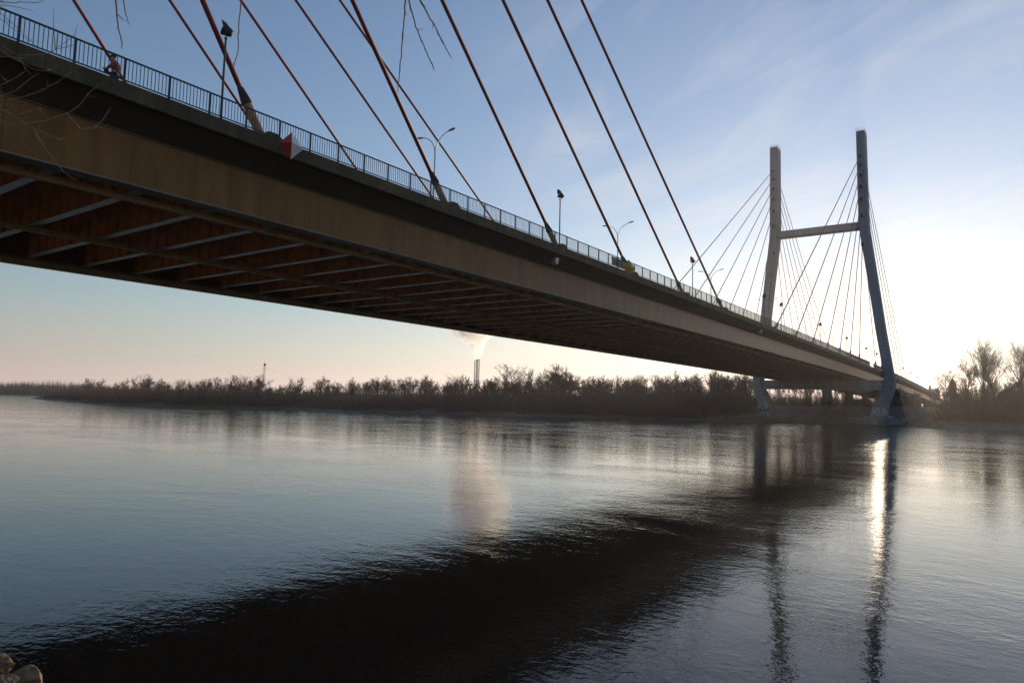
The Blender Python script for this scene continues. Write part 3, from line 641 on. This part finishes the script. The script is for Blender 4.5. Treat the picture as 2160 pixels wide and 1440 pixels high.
for s in (1, -1): mb.tube([(s * .033, -.176, 1.655), (s * .033, -.183, 1.655)], .011, 8)
mb.build('eyes', MT['black'], PS, origin=(0, 0, 0)).location = (0, 0, 0)
BG = thing('small_bag', (PX - .20, PYY - .27, zd(PYY) + 1.02), 'small dark bag held in front of the person in the red jacket', 'bag')
b0 = BG.location; mb = MB(); x, y, z = b0; mb.hexa([(x - .09, y - .07, z - .13), (x + .09, y - .07, z - .13), (x + .09, y + .07, z - .13), (x - .09, y + .07, z - .13), (x - .08, y - .05, z + .07), (x + .08, y - .05, z + .07), (x + .08, y + .05, z + .07), (x - .08, y + .05, z + .07)])
bd = mb.build('bag_body', MT['trousers'], BG); mb = MB(); mb.tube([(x - .06, y, z + .07), (x - .05, y, z + .14), (x + .05, y, z + .14), (x + .06, y, z + .07)], .01, 6); mb.build('handle', MT['black'], BG)

# ------------------------------------------------------------------ far landmarks
def gmat_smoke():
    m = bpy.data.materials.new('white_steam'); m.use_nodes = True; t = m.node_tree; t.nodes.remove(t.nodes['Principled BSDF'])
    v = nd(t, 'ShaderNodeVolumePrincipled'); v.inputs['Color'].default_value = (.995, .985, .975, 1); v.inputs['Anisotropy'].default_value = 0.7
    c = nd(t, 'ShaderNodeTexCoord'); n = nd(t, 'ShaderNodeTexNoise'); n.inputs['Scale'].default_value = 0.06; n.inputs['Detail'].default_value = 5; n.inputs['Roughness'].default_value = .6
    t.links.new(c.outputs['Object'], n.inputs['Vector'])
    r = nd(t, 'ShaderNodeMapRange'); r.inputs['From Min'].default_value = .40; r.inputs['From Max'].default_value = .56; r.inputs['To Min'].default_value = 0.0; r.inputs['To Max'].default_value = .085
    t.links.new(n.outputs['Fac'], r.inputs['Value']); t.links.new(r.outputs[0], v.inputs['Density']); t.links.new(v.outputs[0], t.nodes['Material Output'].inputs['Volume'])
    m.volume_intersection_method = 'FAST' if hasattr(m, 'volume_intersection_method') and False else getattr(m, 'volume_intersection_method', 'FAST')
    return m
DCH = 1800.0
for px, py, r, lb in ((1001.8, 761, 1.4, 'thin power-station chimney, leftmost of the smoking three'), (1006.6, 758, 2.9, 'thickest power-station chimney in the middle of the smoking three'), (1011.0, 757.5, 1.4, 'thin power-station chimney, rightmost of the smoking three')):
    p = at(px, py, DCH); t = thing('chimney', (p.x, p.y, WL + 8), lb, 'chimney', 'power station chimneys beyond the wood')
    mb = MB(); mb.tube([(p.x, p.y, WL + 5), (p.x, p.y, p.z)], [r * 1.25, r], 16); st = mb.build('stack', MT['chim'], t)
    mb = MB(); mb.tube([(p.x, p.y, p.z - 3), (p.x, p.y, p.z + .6)], [r * 1.12, r * 1.12], 16); mb.build('rim', MT['brick'], t)
mb = MB(); rings = []; n = 28
path = [(1008, 757, 7), (1008, 748, 12), (1006, 738, 17), (1007, 728, 21), (1003, 716, 31), (999, 704, 46), (1003, 690, 58), (1010, 672, 66), (1016, 650, 70), (1022, 625, 72), (1026, 600, 56), (1030, 585, 20)]
for i, (px, py, r) in enumerate(path):
    c = at(px, py, DCH); e1 = RT; e2 = Vector((-RT.y, RT.x, 0)).normalized() if i < 6 else Vector((-.7, .7, .1)).normalized(); rg = []
    for k in range(n):
        a = 2 * PI * k / n; q = c + (e1 * math.cos(a) + e2 * math.sin(a)) * r
        q += (q - c) * (.75 * mnoise.noise(q * .03) + .45 * mnoise.noise(q * .08)); rg.append(q)
    rings.append(rg)
mb.loft(rings); p = at(1008, 757, DCH)
tag(mb.build('smoke_plume', gmat_smoke(), smooth=True, origin=p), 'billowing white smoke plume rising from the power-station chimneys', 'smoke')
# lattice mast with wires on the left
D = 700.0; b = at(556, 815, D); tp = at(557, 768, D); MS = thing('lattice_mast', (b.x, b.y, WL + 6), 'thin lattice mast rising above the left wood', 'mast')
mb = MB(); h0, h1 = WL + 5, tp.z
for sx in (1, -1):
    for sy in (1, -1): mb.tube([(b.x + sx * 1.1, b.y + sy * 1.1, h0), (b.x + sx * .7, b.y + sy * .7, h1)], .11, 4)
zz = h0
while zz < h1 - 2:
    k0 = 1.1 - .4 * (zz - h0) / (h1 - h0); k1 = 1.1 - .4 * (zz + 2.4 - h0) / (h1 - h0)
    for a, c in (((-1, -1), (1, -1)), ((1, -1), (1, 1)), ((1, 1), (-1, 1)), ((-1, 1), (-1, -1))): mb.tube([(b.x + a[0] * k0, b.y + a[1] * k0, zz), (b.x + c[0] * k1, b.y + c[1] * k1, zz + 2.4)], .07, 4)
    zz += 2.4
mb.build('lattice', MT['greymetal'], MS)
mb = MB(); mb.box(b.x - .8, b.x + .8, b.y - .8, b.y + .8, h1 - 1.4, h1 + .8); mb.tube([(b.x, b.y, h1), (b.x, b.y, h1 + 3.5)], .15, 5); mb.build('mast_head', MT['darkmetal'], MS)
mb = MB()
for ex, ey in ((440, 800), (690, 805)):
    e = at(ex, ey, D + 20); a = Vector((b.x, b.y, h1 - 4)); mb.tube([a + (e - a) * t - Vector((0, 0, 2.2 * math.sin(PI * t))) for t in [k / 8 for k in range(9)]], .05, 4)
mb.build('wire', MT['greymetal'], MS)
D = 420.0; b = at(692, 812, D); tp = at(692, 804.5, D); FM = thing('light_mast', (b.x, b.y, WL + 4), 'two-headed light mast poking out of the wood left of the chimneys', 'light mast')
mb = MB(); mb.tube([(b.x, b.y, WL + 2), (b.x, b.y, tp.z)], .16, 6); mb.tube([(b.x - .9, b.y, tp.z), (b.x + .9, b.y, tp.z)], .1, 5); mb.build('post', MT['darkmetal'], FM)
for s in (1, -1): mb = MB(); lathe(mb, [(.1, -.5), (.5, -.2), (.55, .3), (.3, .5)], Vector((b.x + s * .9, b.y, tp.z + .3)), (s * .7, -.4, .4), 10); mb.build('lamp_head', MT['darkmetal'], FM)
# tower and house behind the right end of the bridge
D = 350.0; b = at(2011, 850, D); tp = at(2011, 797, D); TW = thing('brick_tower', (b.x, b.y, WL + 4), 'dark slender tower with pointed cap beside the bare poplars', 'tower')
w = 1.55; z1 = at(2011, 806, D).z
mb = MB(); mb.box(b.x - w, b.x + w, b.y - w, b.y + w, WL + 2, z1 - .5); mb.box(b.x - w - .25, b.x + w + .25, b.y - w - .25, b.y + w + .25, z1 - 3.2, z1 - 2.6); mb.build('tower_wall', MT['brick'], TW)
mb = MB(); mb.loft([[(b.x - w - .2, b.y - w - .2, z1 - .5), (b.x + w + .2, b.y - w - .2, z1 - .5), (b.x + w + .2, b.y + w + .2, z1 - .5), (b.x - w - .2, b.y + w + .2, z1 - .5)], [(b.x - .9, b.y - .9, z1 + .4), (b.x + .9, b.y - .9, z1 + .4), (b.x + .9, b.y + .9, z1 + .4), (b.x - .9, b.y + .9, z1 + .4)], [(b.x - .1, b.y - .1, tp.z), (b.x + .1, b.y - .1, tp.z), (b.x + .1, b.y + .1, tp.z), (b.x - .1, b.y + .1, tp.z)]])
mb.build('roof', MT['black'], TW)
mb = MB()
for k in range(4): mb.box(b.x - .35, b.x + .35, b.y - w - .03, b.y - w + .1, WL + 6 + 2.6 * k, WL + 7.2 + 2.6 * k)
mb.build('window', MT['black'], TW)
D = 650.0; b = at(1972, 835, D); HB = thing('house', (b.x, b.y, WL + 6), 'grey building with a sloping roof and small turret at the far end of the bridge', 'building')
e = Vector((RT.x, RT.y, 0)).normalized(); f = Vector((-e.y, e.x, 0)); zt = at(1972, 822, D).z; zt2 = at(1980, 818, D).z
def wq(a, c, z): q = b + e * a + f * c; return (q.x, q.y, z)
mb = MB(); mb.hexa([wq(-6, 0, WL), wq(5, 0, WL), wq(5, 9, WL), wq(-6, 9, WL), wq(-6, 0, zt - 1.6), wq(5, 0, zt - 1.6), wq(5, 9, zt - 1.6), wq(-6, 9, zt - 1.6)]); mb.build('wall', MT['brick'], HB)
mb = MB(); mb.hexa([wq(-6.4, -.4, zt - 1.58), wq(5.4, -.4, zt - 1.58), wq(5.4, 9.4, zt - 1.58), wq(-6.4, 9.4, zt - 1.58), wq(-6.2, 3.6, zt), wq(5.3, 3.6, zt2), wq(5.3, 5.2, zt2), wq(-6.2, 5.2, zt)]); rf = mb.build('roof', MT['bark'], HB)
mb = MB(); q = b + e * -4.5; zz = at(1962, 811, D).z; mb.tube([(q.x, q.y, zt - 2), (q.x, q.y, zz - 2.6), (q.x, q.y, zz - 1.2), (q.x, q.y, zz)], [1.1, 1.1, .8, .25], 8); mb.build('turret', MT['brick'], rf)

# ------------------------------------------------------------------ bare winter trees
def grow_tree(seed, H, kind):
    R_ = random.Random(seed); tr, cr_ = MB(), MB()
    def rdir(d, ang, R_=R_):
        a = Vector((R_.gauss(0, 1), R_.gauss(0, 1), R_.gauss(0, 1))); a = (a - d * a.dot(d)).normalized()
        return (d * math.cos(ang) + a * math.sin(ang)).normalized()
    def limb(p, d, L, r, lvl):
        ns = 4 if lvl < 2 else 2 if lvl < 4 else 1
        pts = [p]; dd = d
        for i in range(ns):
            dd = (rdir(dd, R_.uniform(.02, .16) if lvl < 3 else R_.uniform(.05, .3)) + Vector((0, 0, .06 * lvl if kind != 'round' else .04 * lvl))).normalized(); pts.append(pts[-1] + dd * L / ns)
        m = tr if lvl == 0 else cr_
        rend = r * (.35 if lvl < 4 else .25)
        m.tube(pts, [r + (rend - r) * i / ns for i in range(ns + 1)], 6 if lvl == 0 else 4 if lvl == 1 else 3, cap=False)
        if lvl >= 4: return
        n = {'round': (13, 8, 7, 5), 'poplar': (15, 8, 6, 4), 'low': (10, 8, 6, 4), 'tall': (17, 10, 7, 5)}[kind][lvl]
        for k in range(n):
            t = R_.uniform(.28 if lvl == 0 else .2, 1.0) if k else 1.0
            i = min(int(t * ns), ns - 1); q = pts[i].lerp(pts[i + 1], t * ns - i)
            ang = {'round': (.45, .95), 'poplar': (.28, .55), 'low': (.35, .85), 'tall': (.3, .62)}[kind]
            a = R_.uniform(*ang) * (1 if lvl else (1.15 - .5 * t)); nd_ = rdir(dd if lvl else d, a)
            if lvl == 0 and nd_.z < .15: nd_.z = .25; nd_.normalize()
            f = {'round': (.52, .50, .48, .5), 'poplar': (.42, .46, .5, .5), 'low': (.55, .5, .5, .5), 'tall': (.58, .46, .48, .5)}[kind][lvl]
            limb(q, nd_, L * f * R_.uniform(.7, 1.15) * (1.15 - .45 * t if lvl == 0 else 1), max(r * (1 - .6 * t) * .5, .016), lvl + 1)
    if kind == 'low':
        for k in range(4): limb(Vector((R_.uniform(-.5, .5), R_.uniform(-.5, .5), -.4)), Vector((R_.uniform(-.3, .3), R_.uniform(-.3, .3), 1)).normalized(), H * R_.uniform(.45, .62), H * .009, 0 if k == 0 else 1)
    else: limb(Vector((0, 0, -.5)), Vector((R_.uniform(-.05, .05), R_.uniform(-.05, .05), 1)).normalized(), H * (.62 if kind == 'round' else .7 if kind == 'tall' else .86), H * .017, 0)
    zmax = float(np.percentile([v[2] for v in cr_.v], 98.5))
    return tr, cr_, zmax
def mesh_of(mb, name, m):
    me = bpy.data.meshes.new(name); me.from_pydata(mb.v, [], mb.f); me.materials.append(m); me.update(); return me
PROTO = []
for i, (kind, H) in enumerate((('round', 12), ('round', 11), ('low', 8), ('low', 7.5), ('poplar', 12), ('poplar', 11), ('round', 10), ('low', 8.5), ('tall', 24), ('tall', 23))):
    tr, cr_, zm = grow_tree(20 + i, H, kind); bk = MT['bark2'] if kind in ('poplar', 'tall') else MT['bark']
    PROTO.append((kind, mesh_of(tr, 'trunk', bk), mesh_of(cr_, 'crown', bk), zm))
def place_tree(p, h, k, label, group, name=None):
    kind, a, c, zm = PROTO[k]
    t = thing(name or {'round': 'bare_tree', 'low': 'bare_willow', 'poplar': 'bare_poplar', 'tall': 'bare_poplar'}[kind], p, label, 'tree', group)
    s = h / zm; t.scale = (s * random.uniform(.9, 1.25), s * random.uniform(.9, 1.25), s); t.rotation_euler = (0, 0, random.uniform(0, 6.28))
    for me, nm in ((a, 'trunk'), (c, 'crown')):
        o = bpy.data.objects.new(nm, me); COL.objects.link(o); o.parent = t
    return t
def bank_point(px, d):                       # the point seen at column px that lies d metres behind the far waterline
    lo, hi = 100.0, 900.0; q = None
    v = FW + RT * ((px - 1080) / 1442.715) + UP * (-140 / 1442.715)
    for D in np.arange(80, 900, 2.0):
        q = CAM + v * float(D)
        if q.x > -484 and q.y - shore(q.x) >= d: return q, float(D)
    return None, None
SKX = [90, 150, 250, 330, 400, 450, 520, 560, 630, 680, 740, 800, 860, 950, 1030, 1110, 1190, 1230, 1310, 1400, 1440, 1500, 1560, 1620, 1700, 1900, 1985, 2030, 2100, 2160]
SKY = [816, 806, 799, 800, 804, 803, 797, 806, 808, 806, 802, 801, 798, 799, 795, 793, 789, 797, 795, 791, 793, 786, 786, 790, 795, 812, 812, 808, 805, 800]
def zone(px):
    if px < 620: return 'bare winter tree in the low wood on the left peninsula', 'bare trees on the left peninsula', 'a'
    if px < 1000: return 'bare winter tree in the even bank wood left of the tall round-crowned trees', 'bare trees of the middle bank wood', 'b'
    if px < 1600: return 'bare winter tree in the bank wood between the round-crowned trees and the left pylon leg', 'bare trees of the bank wood under the bridge', 'c'
    if px < 1900: return 'bare winter tree seen between the pylon legs below the deck', 'bare trees seen between the pylon legs', 'd'
    return 'bare winter tree low in the thicket right of the bridge', 'bare trees right of the bridge', 'e'
def px_of(p):
    d = Vector(p) - CAM; return 1080 + 1442.715 * d.dot(RT) / d.dot(FW)
cnt = 0
for row, (d0, d1, N) in enumerate(((22, 40, 92), (42, 75, 90), (85, 150, 70))):
    for i in range(N):
        px = 95 + (2165 - 95) * (i + random.uniform(.1, .9)) / N; d = random.uniform(d0, d1)
        if (1585 < px < 1930 and d < 75) or (1930 <= px < 1992 and d < 100): continue
        q, D = bank_point(px, d)
        if q is None: continue
        g = gz(q.x, q.y); yt = float(np.interp(px, SKX, SKY)) + random.gauss(2, 5) + (0 if random.random() > .12 else -6)
        zt = at(px, yt, D).z; h = max(4.5, min(20, zt - g)) * random.uniform(.86, 1.02)
        lb, gr, _ = zone(px); place_tree((q.x, q.y, g), h, random.choice((0, 1, 6, 0, 1, 6, 2, 3, 7, 4)), lb, gr); cnt += 1
for px, yt, d, k, lb, wx in ((1070, 771, 30, 0, 'tall bare tree with a round crown right of the chimneys', 1.25), (1124, 779, 38, 5, 'slim tall bare tree between the two round-crowned trees', 1.0), (1148, 770, 34, 1, 'tallest bare tree with a broad crown in the middle of the far bank', 1.3), (1190, 779, 36, 6, 'broad bare tree forming the right shoulder of the tallest clump', 1.3),
                           (1432, 783, 35, 4, 'bare poplar standing above the wood left of the left pylon leg', 1.1), (1512, 780, 40, 5, 'bare tree nearest to the left pylon leg, rising above the wood', 1.2)):
    q, D = bank_point(px, d); g = gz(q.x, q.y); t = place_tree((q.x, q.y, g), at(px, yt, D).z - g, k, lb, None); t.scale.x *= wx; t.scale.y *= wx
for px, yt, d, k, lb, H in ((2074, 719, 75, 8, 'tallest bare poplar right of the bridge, leaning limbs against the bright sky', 0), (2138, 724, 82, 9, 'tall bare poplar at the right edge of the picture', 0), (2106, 742, 95, 9, 'slimmer bare poplar between the two tallest ones', 0), (2000, 782, 60, 0, 'small bare tree behind the dark tower', 0), (2040, 760, 90, 6, 'bare tree left of the tallest poplar', 0), (2165, 750, 70, 1, 'bare tree cut by the right picture edge', 0)):
    q, D = bank_point(px, d); g = gz(q.x, q.y); place_tree((q.x, q.y, g), at(px, yt, D).z - g, k, lb, None)
# wood farther back, one mass
tr, cr_, zm = grow_tree(77, 9, 'low'); fv = np.array(tr.v + cr_.v); keep = 0
ff = tr.f + [tuple(i + len(tr.v) for i in f) for f in cr_.f]; ff = ff[:len(tr.f) + 1500]
used = sorted({i for f in ff for i in f}); mp_ = {u: j for j, u in enumerate(used)}; fv = fv[used]; ff = [tuple(mp_[i] for i in f) for f in ff]
VV, FF = [], []
for i in range(330):
    px = random.uniform(60, 2200); d = random.uniform(110, 300); q, D = bank_point(px, d)
    if q is None: continue
    zt = at(px, float(np.interp(px, SKX, SKY)) + 9, D).z; g = gz(q.x, q.y); h = max(4, min(16, (zt - g) * random.uniform(.75, 1))); s = h / zm; a = random.uniform(0, 6.28)
    ca, sa = math.cos(a) * s * 1.3, math.sin(a) * s * 1.3; o = len(VV)
    VV += [(q.x + x * ca - y * sa, q.y + x * sa + y * ca, g + z * s) for x, y, z in fv]; FF += [tuple(k + o for k in f) for f in ff]
mb = MB(); mb.v = VV; mb.f = FF; mb.mi = [0] * len(FF)
tag(mb.build('far_wood', MT['bark']), 'bare wood farther back behind the bank trees', 'wood', kind='stuff')

# thickets of thin upright stems: triangles in one mesh
def stems(name, pts, m, label, cat, w=.07):
    P = np.array(pts)                         # x, y, z, height, leanx, leany
    n = len(P); a = rng.uniform(0, PI, n); wx, wy = np.cos(a) * w, np.sin(a) * w
    tip = np.c_[P[:, 0] + P[:, 4], P[:, 1] + P[:, 5], P[:, 2] + P[:, 3]]
    V = np.stack([np.c_[P[:, 0] - wx, P[:, 1] - wy, P[:, 2] - .2], np.c_[P[:, 0] + wx, P[:, 1] + wy, P[:, 2] - .2], tip], 1).reshape(-1, 3)
    me = bpy.data.meshes.new(name); me.vertices.add(3 * n); me.vertices.foreach_set('co', V.ravel())
    me.loops.add(3 * n); me.loops.foreach_set('vertex_index', np.arange(3 * n)); me.polygons.add(n)
    me.polygons.foreach_set('loop_start', np.arange(0, 3 * n, 3)); me.polygons.foreach_set('loop_total', np.full(n, 3))
    me.materials.append(m); me.update(); me.validate()
    o = bpy.data.objects.new(name, me); COL.objects.link(o); return tag(o, label, cat, kind='stuff')
SCX = [85, 130, 250, 400, 550, 640, 720, 900, 1100, 1300, 1450, 1600, 1980, 2060, 2160]
SCY = [822, 808, 808, 812, 818, 832, 832, 826, 826, 822, 816, 812, 840, 838, 834]
pts = []
for i in range(6500):
    px = random.uniform(85, 2200); d = 3.0 + 60 * random.random() ** 1.5; q, D = bank_point(px, d)
    if q is None or (-46 < q.x < 14 and d < 62): continue
    if q.x >= 14 and (d < 12 or (px < 1995 and d < 70)): continue
    patch = mnoise.noise(Vector((q.x * .05, q.y * .05, 3)))
    if patch < -.3 and d < 10: continue
    g = gz(q.x, q.y); h = max(2.5, at(px, float(np.interp(px, SCX, SCY)), D).z - g) * random.uniform(.7, 1.05) * min(1, .35 + d / 16) * (1 + .3 * patch)
    for k in range(26):
        r = .95 * h * .42; ox, oy = random.gauss(0, r), random.gauss(0, r); hh = h * random.uniform(.45, 1)
        pts.append((q.x + ox, q.y + oy, g, hh, ox * .5 + random.gauss(0, .25), oy * .5 + random.gauss(0, .25)))
stems('willow_thicket', pts, MT['scrub'], 'reddish brown willow thicket along the far bank', 'thicket', .05)
pts = []
for i in range(5200):                       # saplings filling the wood behind the thicket
    px = random.uniform(85, 2200); d = 16 + 90 * random.random(); q, D = bank_point(px, d)
    if q is None or (1585 < px < 1930 and d < 66) or (1930 <= px < 1995): continue
    g = gz(q.x, q.y); zt = at(px, float(np.interp(px, SKX, SKY)) + 15, D).z; h = max(3.5, min(15, (zt - g))) * random.uniform(.7, 1.0) * (1 + .25 * mnoise.noise(Vector((q.x * .07, q.y * .07, 7))))
    for k in range(16):
        ox, oy = random.gauss(0, 1.1), random.gauss(0, 1.1)
        pts.append((q.x + ox, q.y + oy, g, h * random.uniform(.45, 1), ox * .5 + random.gauss(0, .4), oy * .5 + random.gauss(0, .4)))
stems('sapling_wood', pts, MT['bark'], 'thin grey-brown saplings filling the wood along the far bank', 'wood', .06)
pts = []
for i in range(9000):
    px = random.uniform(60, 2170); d = .8 + 70 * random.random() ** 2; q, D = bank_point(px, d)
    if q is None: continue
    if mnoise.noise(Vector((q.x * .11, q.y * .11, 9))) < -.05 and d < 20: continue
    g = gz(q.x, q.y)
    for k in range(9): pts.append((q.x + random.gauss(0, .7), q.y + random.gauss(0, .7), g, random.uniform(.35, 1.1), random.gauss(0, .25), random.gauss(0, .25)))
stems('dry_grass', pts, MT['grass'], 'dry straw-coloured grass on the far bank', 'grass', .06)
pts = []
for i in range(5200):
    k = random.randrange(3); t = random.random(); a, b = A[k], A[k + 1]; d = 300 * random.random() ** 1.6 + 4
    x = a[0] + (b[0] - a[0]) * t - d * .88; y = a[1] + (b[1] - a[1]) * t + d * .5
    for j in range(5): pts.append((x + random.gauss(0, 3), y + random.gauss(0, 3), WL + 1.5, random.uniform(8, 21) * (.75 + .4 * mnoise.noise(Vector((x * .01, y * .01, 1)))), random.gauss(0, 1), random.gauss(0, 1)))
stems('distant_wood', pts, MT['bark'], 'distant wood on the far left horizon', 'wood', .45)

# ------------------------------------------------------------------ stones at the near water edge
import bmesh
def rock(c, s, seed, label):
    bm = bmesh.new(); bmesh.ops.create_icosphere(bm, subdivisions=5, radius=1); R_ = random.Random(seed)
    cuts = [(Vector((R_.gauss(0, 1), R_.gauss(0, 1), R_.gauss(0, 1))).normalized(), R_.uniform(.48, .82)) for _ in range(17)]
    for v in bm.verts:
        for nn, dd in cuts:
            e = v.co.dot(nn) - dd
            if e > 0: v.co -= nn * e * .985
        v.co *= 1 + .10 * mnoise.noise(v.co * 2.2 + Vector((seed, 0, 0))) + .05 * mnoise.noise(v.co * 6 + Vector((0, seed, 0))) + .03 * mnoise.noise(v.co * 17 + Vector((0, seed, 0)))
        v.co = Vector((v.co.x * s[0], v.co.y * s[1], v.co.z * s[2]))
    me = bpy.data.meshes.new('stone'); bm.to_mesh(me); bm.free(); me.materials.append(MT['rock'])
    o = bpy.data.objects.new('stone', me); COL.objects.link(o); o.location = c; o.rotation_euler = (R_.uniform(-.3, .3), R_.uniform(-.3, .3), R_.uniform(0, 6)); tag(o, label, 'stone', 'stones at the near water edge')
for px, py, D, s, lb in ((58, 1438, 10.0, (.30, .26, .27), 'largest pale brown stone at the water edge in the bottom left corner'), (3, 1402, 10.25, (.22, .20, .20), 'upper stone touching the left picture edge, behind the largest one'),
                         (12, 1440, 9.7, (.26, .2, .16), 'lower stone between the largest one and the left picture edge'), (-34, 1430, 9.9, (.35, .3, .28), 'stone mostly cut by the left picture edge'), (128, 1458, 9.6, (.16, .2, .10), 'low dark stone half under water right of the largest one'),
                         (60, 1480, 9.3, (.3, .3, .2), 'stone below the largest one, cut by the bottom picture edge')):
    rock(at(px, py, D), [q * .86 for q in s], int(px * 3 + 400), lb)
b = at(8, 1412, 9.9); c = at(31, 1398, 9.8); mb = MB(); mb.tube([b, b.lerp(c, .5) + Vector((0, 0, .004)), c], [.016, .014, .010], 6); tag(mb.build('driftwood', MT['twig'], origin=b), 'short stick of driftwood lying on the stones', 'driftwood')

# ------------------------------------------------------------------ willow at the photographer's side, its twigs hanging into view
tb = at(-560, 1000, 4.6); gnd = ngz(tb.x, tb.y) - .2
WT = thing('willow_tree', (tb.x, tb.y, gnd), 'bare willow beside the camera with thin twigs hanging into the top left of the view', 'tree')
k1, k2 = at(-430, 250, 4.8), at(-330, -120, 5.0)
mb = MB(); mb.tube([(tb.x, tb.y, gnd), tb.lerp(k1, .5), k1, k2], [.17, .14, .11, .08], 10); mb.build('trunk', MT['bark'], WT, smooth=True)
def limb_(pts, r0, r1, name='limb'):
    mb = MB(); n = len(pts); mb.tube(pts, [r0 + (r1 - r0) * i / (n - 1) for i in range(n)], 7); return mb.build(name, MT['bark'], WT, smooth=True)
L1 = [k2, at(-50, -330, 5.1), at(300, -380, 5.2), at(620, -330, 5.3), at(940, -230, 5.4)]
limb_(L1, .06, .012)
L2 = [k1, at(-200, 190, 4.4), at(-80, 215, 4.2)]; limb_(L2, .05, .014)
L3 = [k2, at(-180, 30, 4.3), at(-60, 60, 4.1)]; limb_(L3, .045, .012)
TW_ = [  # polyline (photo pixels), depth at start and end, radius
 ([(-80, 215), (0, 232), (12, 233), (50, 258), (72, 271), (103, 285), (128, 292), (144, 292), (161, 281)], 4.2, 3.7, .0065),
 ([(72, 271), (83, 294), (96, 314), (114, 336), (133, 361), (161, 383)], 3.9, 3.6, .0045),
 ([(84, 295), (91, 294), (93, 286), (92, 276)], 3.85, 3.8, .004),
 ([(-80, 215), (20, 262), (90, 256), (141, 239), (167, 222), (183, 201), (211, 174)], 4.2, 3.6, .005),
 ([(-80, 215), (0, 214), (55, 203), (97, 186), (122, 172), (156, 150)], 4.2, 3.8, .004),
 ([(-80, 215), (0, 180), (28, 167), (53, 151)], 4.2, 3.9, .0045), ([(-20, 212), (29, 194), (56, 172), (82, 154)], 4.1, 3.9, .004),
 ([(-60, 60), (20, 118), (67, 144), (92, 151), (111, 146), (128, 133)], 4.1, 3.8, .0045),
 ([(141, 239), (170, 272), (196, 269), (217, 254), (233, 225)], 3.9, 3.6, .0048), ([(180, 273), (207, 271), (235, 261)], 3.75, 3.65, .0038),
 ([(-60, 130), (0, 121), (30, 122), (64, 121)], 4.1, 3.9, .0045), ([(40, 122), (47, 131), (54, 147), (67, 158)], 3.95, 3.9, .004),
 ([(-60, 60), (40, 118), (105, 114), (117, 103), (139, 89), (156, 75), (164, 53)], 4.1, 3.7, .004), ([(117, 103), (114, 58), (113, 14)], 3.8, 3.7, .003), ([(117, 105), (139, 100), (161, 94)], 3.8, 3.7, .003),
 ([(-60, -20), (0, 28), (42, 64), (80, 101)], 4.2, 3.9, .0038), ([(-60, 0), (0, 39), (36, 67), (72, 92)], 4.2, 3.9, .0035),
 ([(-60, 10), (0, 3), (33, 6), (83, 6), (94, 0), (110, -14)], 4.2, 4.0, .0045), ([(-60, 2), (0, 12), (36, 15), (74, 26)], 4.2, 4.0, .0038),
 ([(30, 245), (80, 228), (97, 244), (122, 258)], 4.0, 3.8, .0035), ([(0, 232), (3, 219), (3, 183)], 4.1, 4.05, .004), ([(3, 217), (22, 221), (42, 223)], 4.05, 4.0, .0035),
 ([(236, -380), (240, -150), (244, 0), (247, 36), (251, 69), (258, 92), (257, 103)], 5.2, 5.0, .009), ([(250, -380), (256, -120), (261, 0), (265, 28), (272, 53)], 5.2, 5.05, .008),
 ([(520, -340), (514, -140), (509, 0), (505, 36), (502, 108), (496, 128), (492, 144)], 5.3, 5.1, .0075),
 ([(640, -325), (632, -60), (640, 4)], 5.3, 5.2, .006),
 ([(866, -250), (860, -80), (855, 0), (852, 48), (846, 116), (839, 195)], 5.4, 5.1, .010), ([(840, -260), (848, -80), (862, 0), (876, 55), (900, 111), (915, 142), (916, 150)], 5.4, 5.1, .0085),
 ([(830, -262), (850, -90), (885, 0), (913, 48), (932, 87), (952, 123)], 5.4, 5.1, .0095)]
for pl, da, db, r in TW_:
    r *= .6 if da < 4.6 else .85
    n = len(pl); P = [at(px, py, da + (db - da) * i / (n - 1)) for i, (px, py) in enumerate(pl)]
    Q, RR = [], []                            # subdivide with small kinks and buds
    for i in range(n - 1):
        m = max(2, int((P[i + 1] - P[i]).length / .035))
        for k in range(m):
            t = k / m; Q.append(P[i].lerp(P[i + 1], t) + Vector((random.gauss(0, .0018), random.gauss(0, .0018), random.gauss(0, .0018)))); s = (i + t) / (n - 1); RR.append(r * (1 - .6 * s) * (1 + (.45 if random.random() < .16 else 0)))
    Q.append(P[-1]); RR.append(r * .3)
    mb = MB(); mb.tube(Q, RR, 5)
    for k in range(3, len(Q) - 2):
        if random.random() < .22:
            dv = (Q[k + 1] - Q[k]).normalized(); sd_ = (dv + Vector((random.gauss(0, .5), random.gauss(0, .5), random.gauss(0, .5)))).normalized(); Ls = random.choice((.012, .018, .05, .09))
            mb.tube([Q[k], Q[k] + sd_ * Ls * .5, Q[k] + sd_ * Ls + Vector((0, 0, Ls * .2))], [RR[k] * .75, RR[k] * .55, RR[k] * .25], 4)
    mb.build('twig', MT['twig'], WT, smooth=True)
print('objects', len(bpy.data.objects), 'trees', cnt)

# ------------------------------------------------------------------ hazy winter air
HZ = bpy.data.materials.new('haze_air'); HZ.use_nodes = True; ht = HZ.node_tree; ht.nodes.remove(ht.nodes['Principled BSDF'])
hv = nd(ht, 'ShaderNodeVolumePrincipled'); hv.inputs['Color'].default_value = (0.93, 0.90, 0.87, 1); hv.inputs['Density'].default_value = 0.00014; hv.inputs['Anisotropy'].default_value = 0.6
ht.links.new(hv.outputs[0], ht.nodes['Material Output'].inputs['Volume'])
mb = MB(); mb.box(-3000, 2000, -700, 2300, -5, 345)
tag(mb.build('haze', HZ), 'thin hazy winter air over the river', 'haze', kind='stuff')
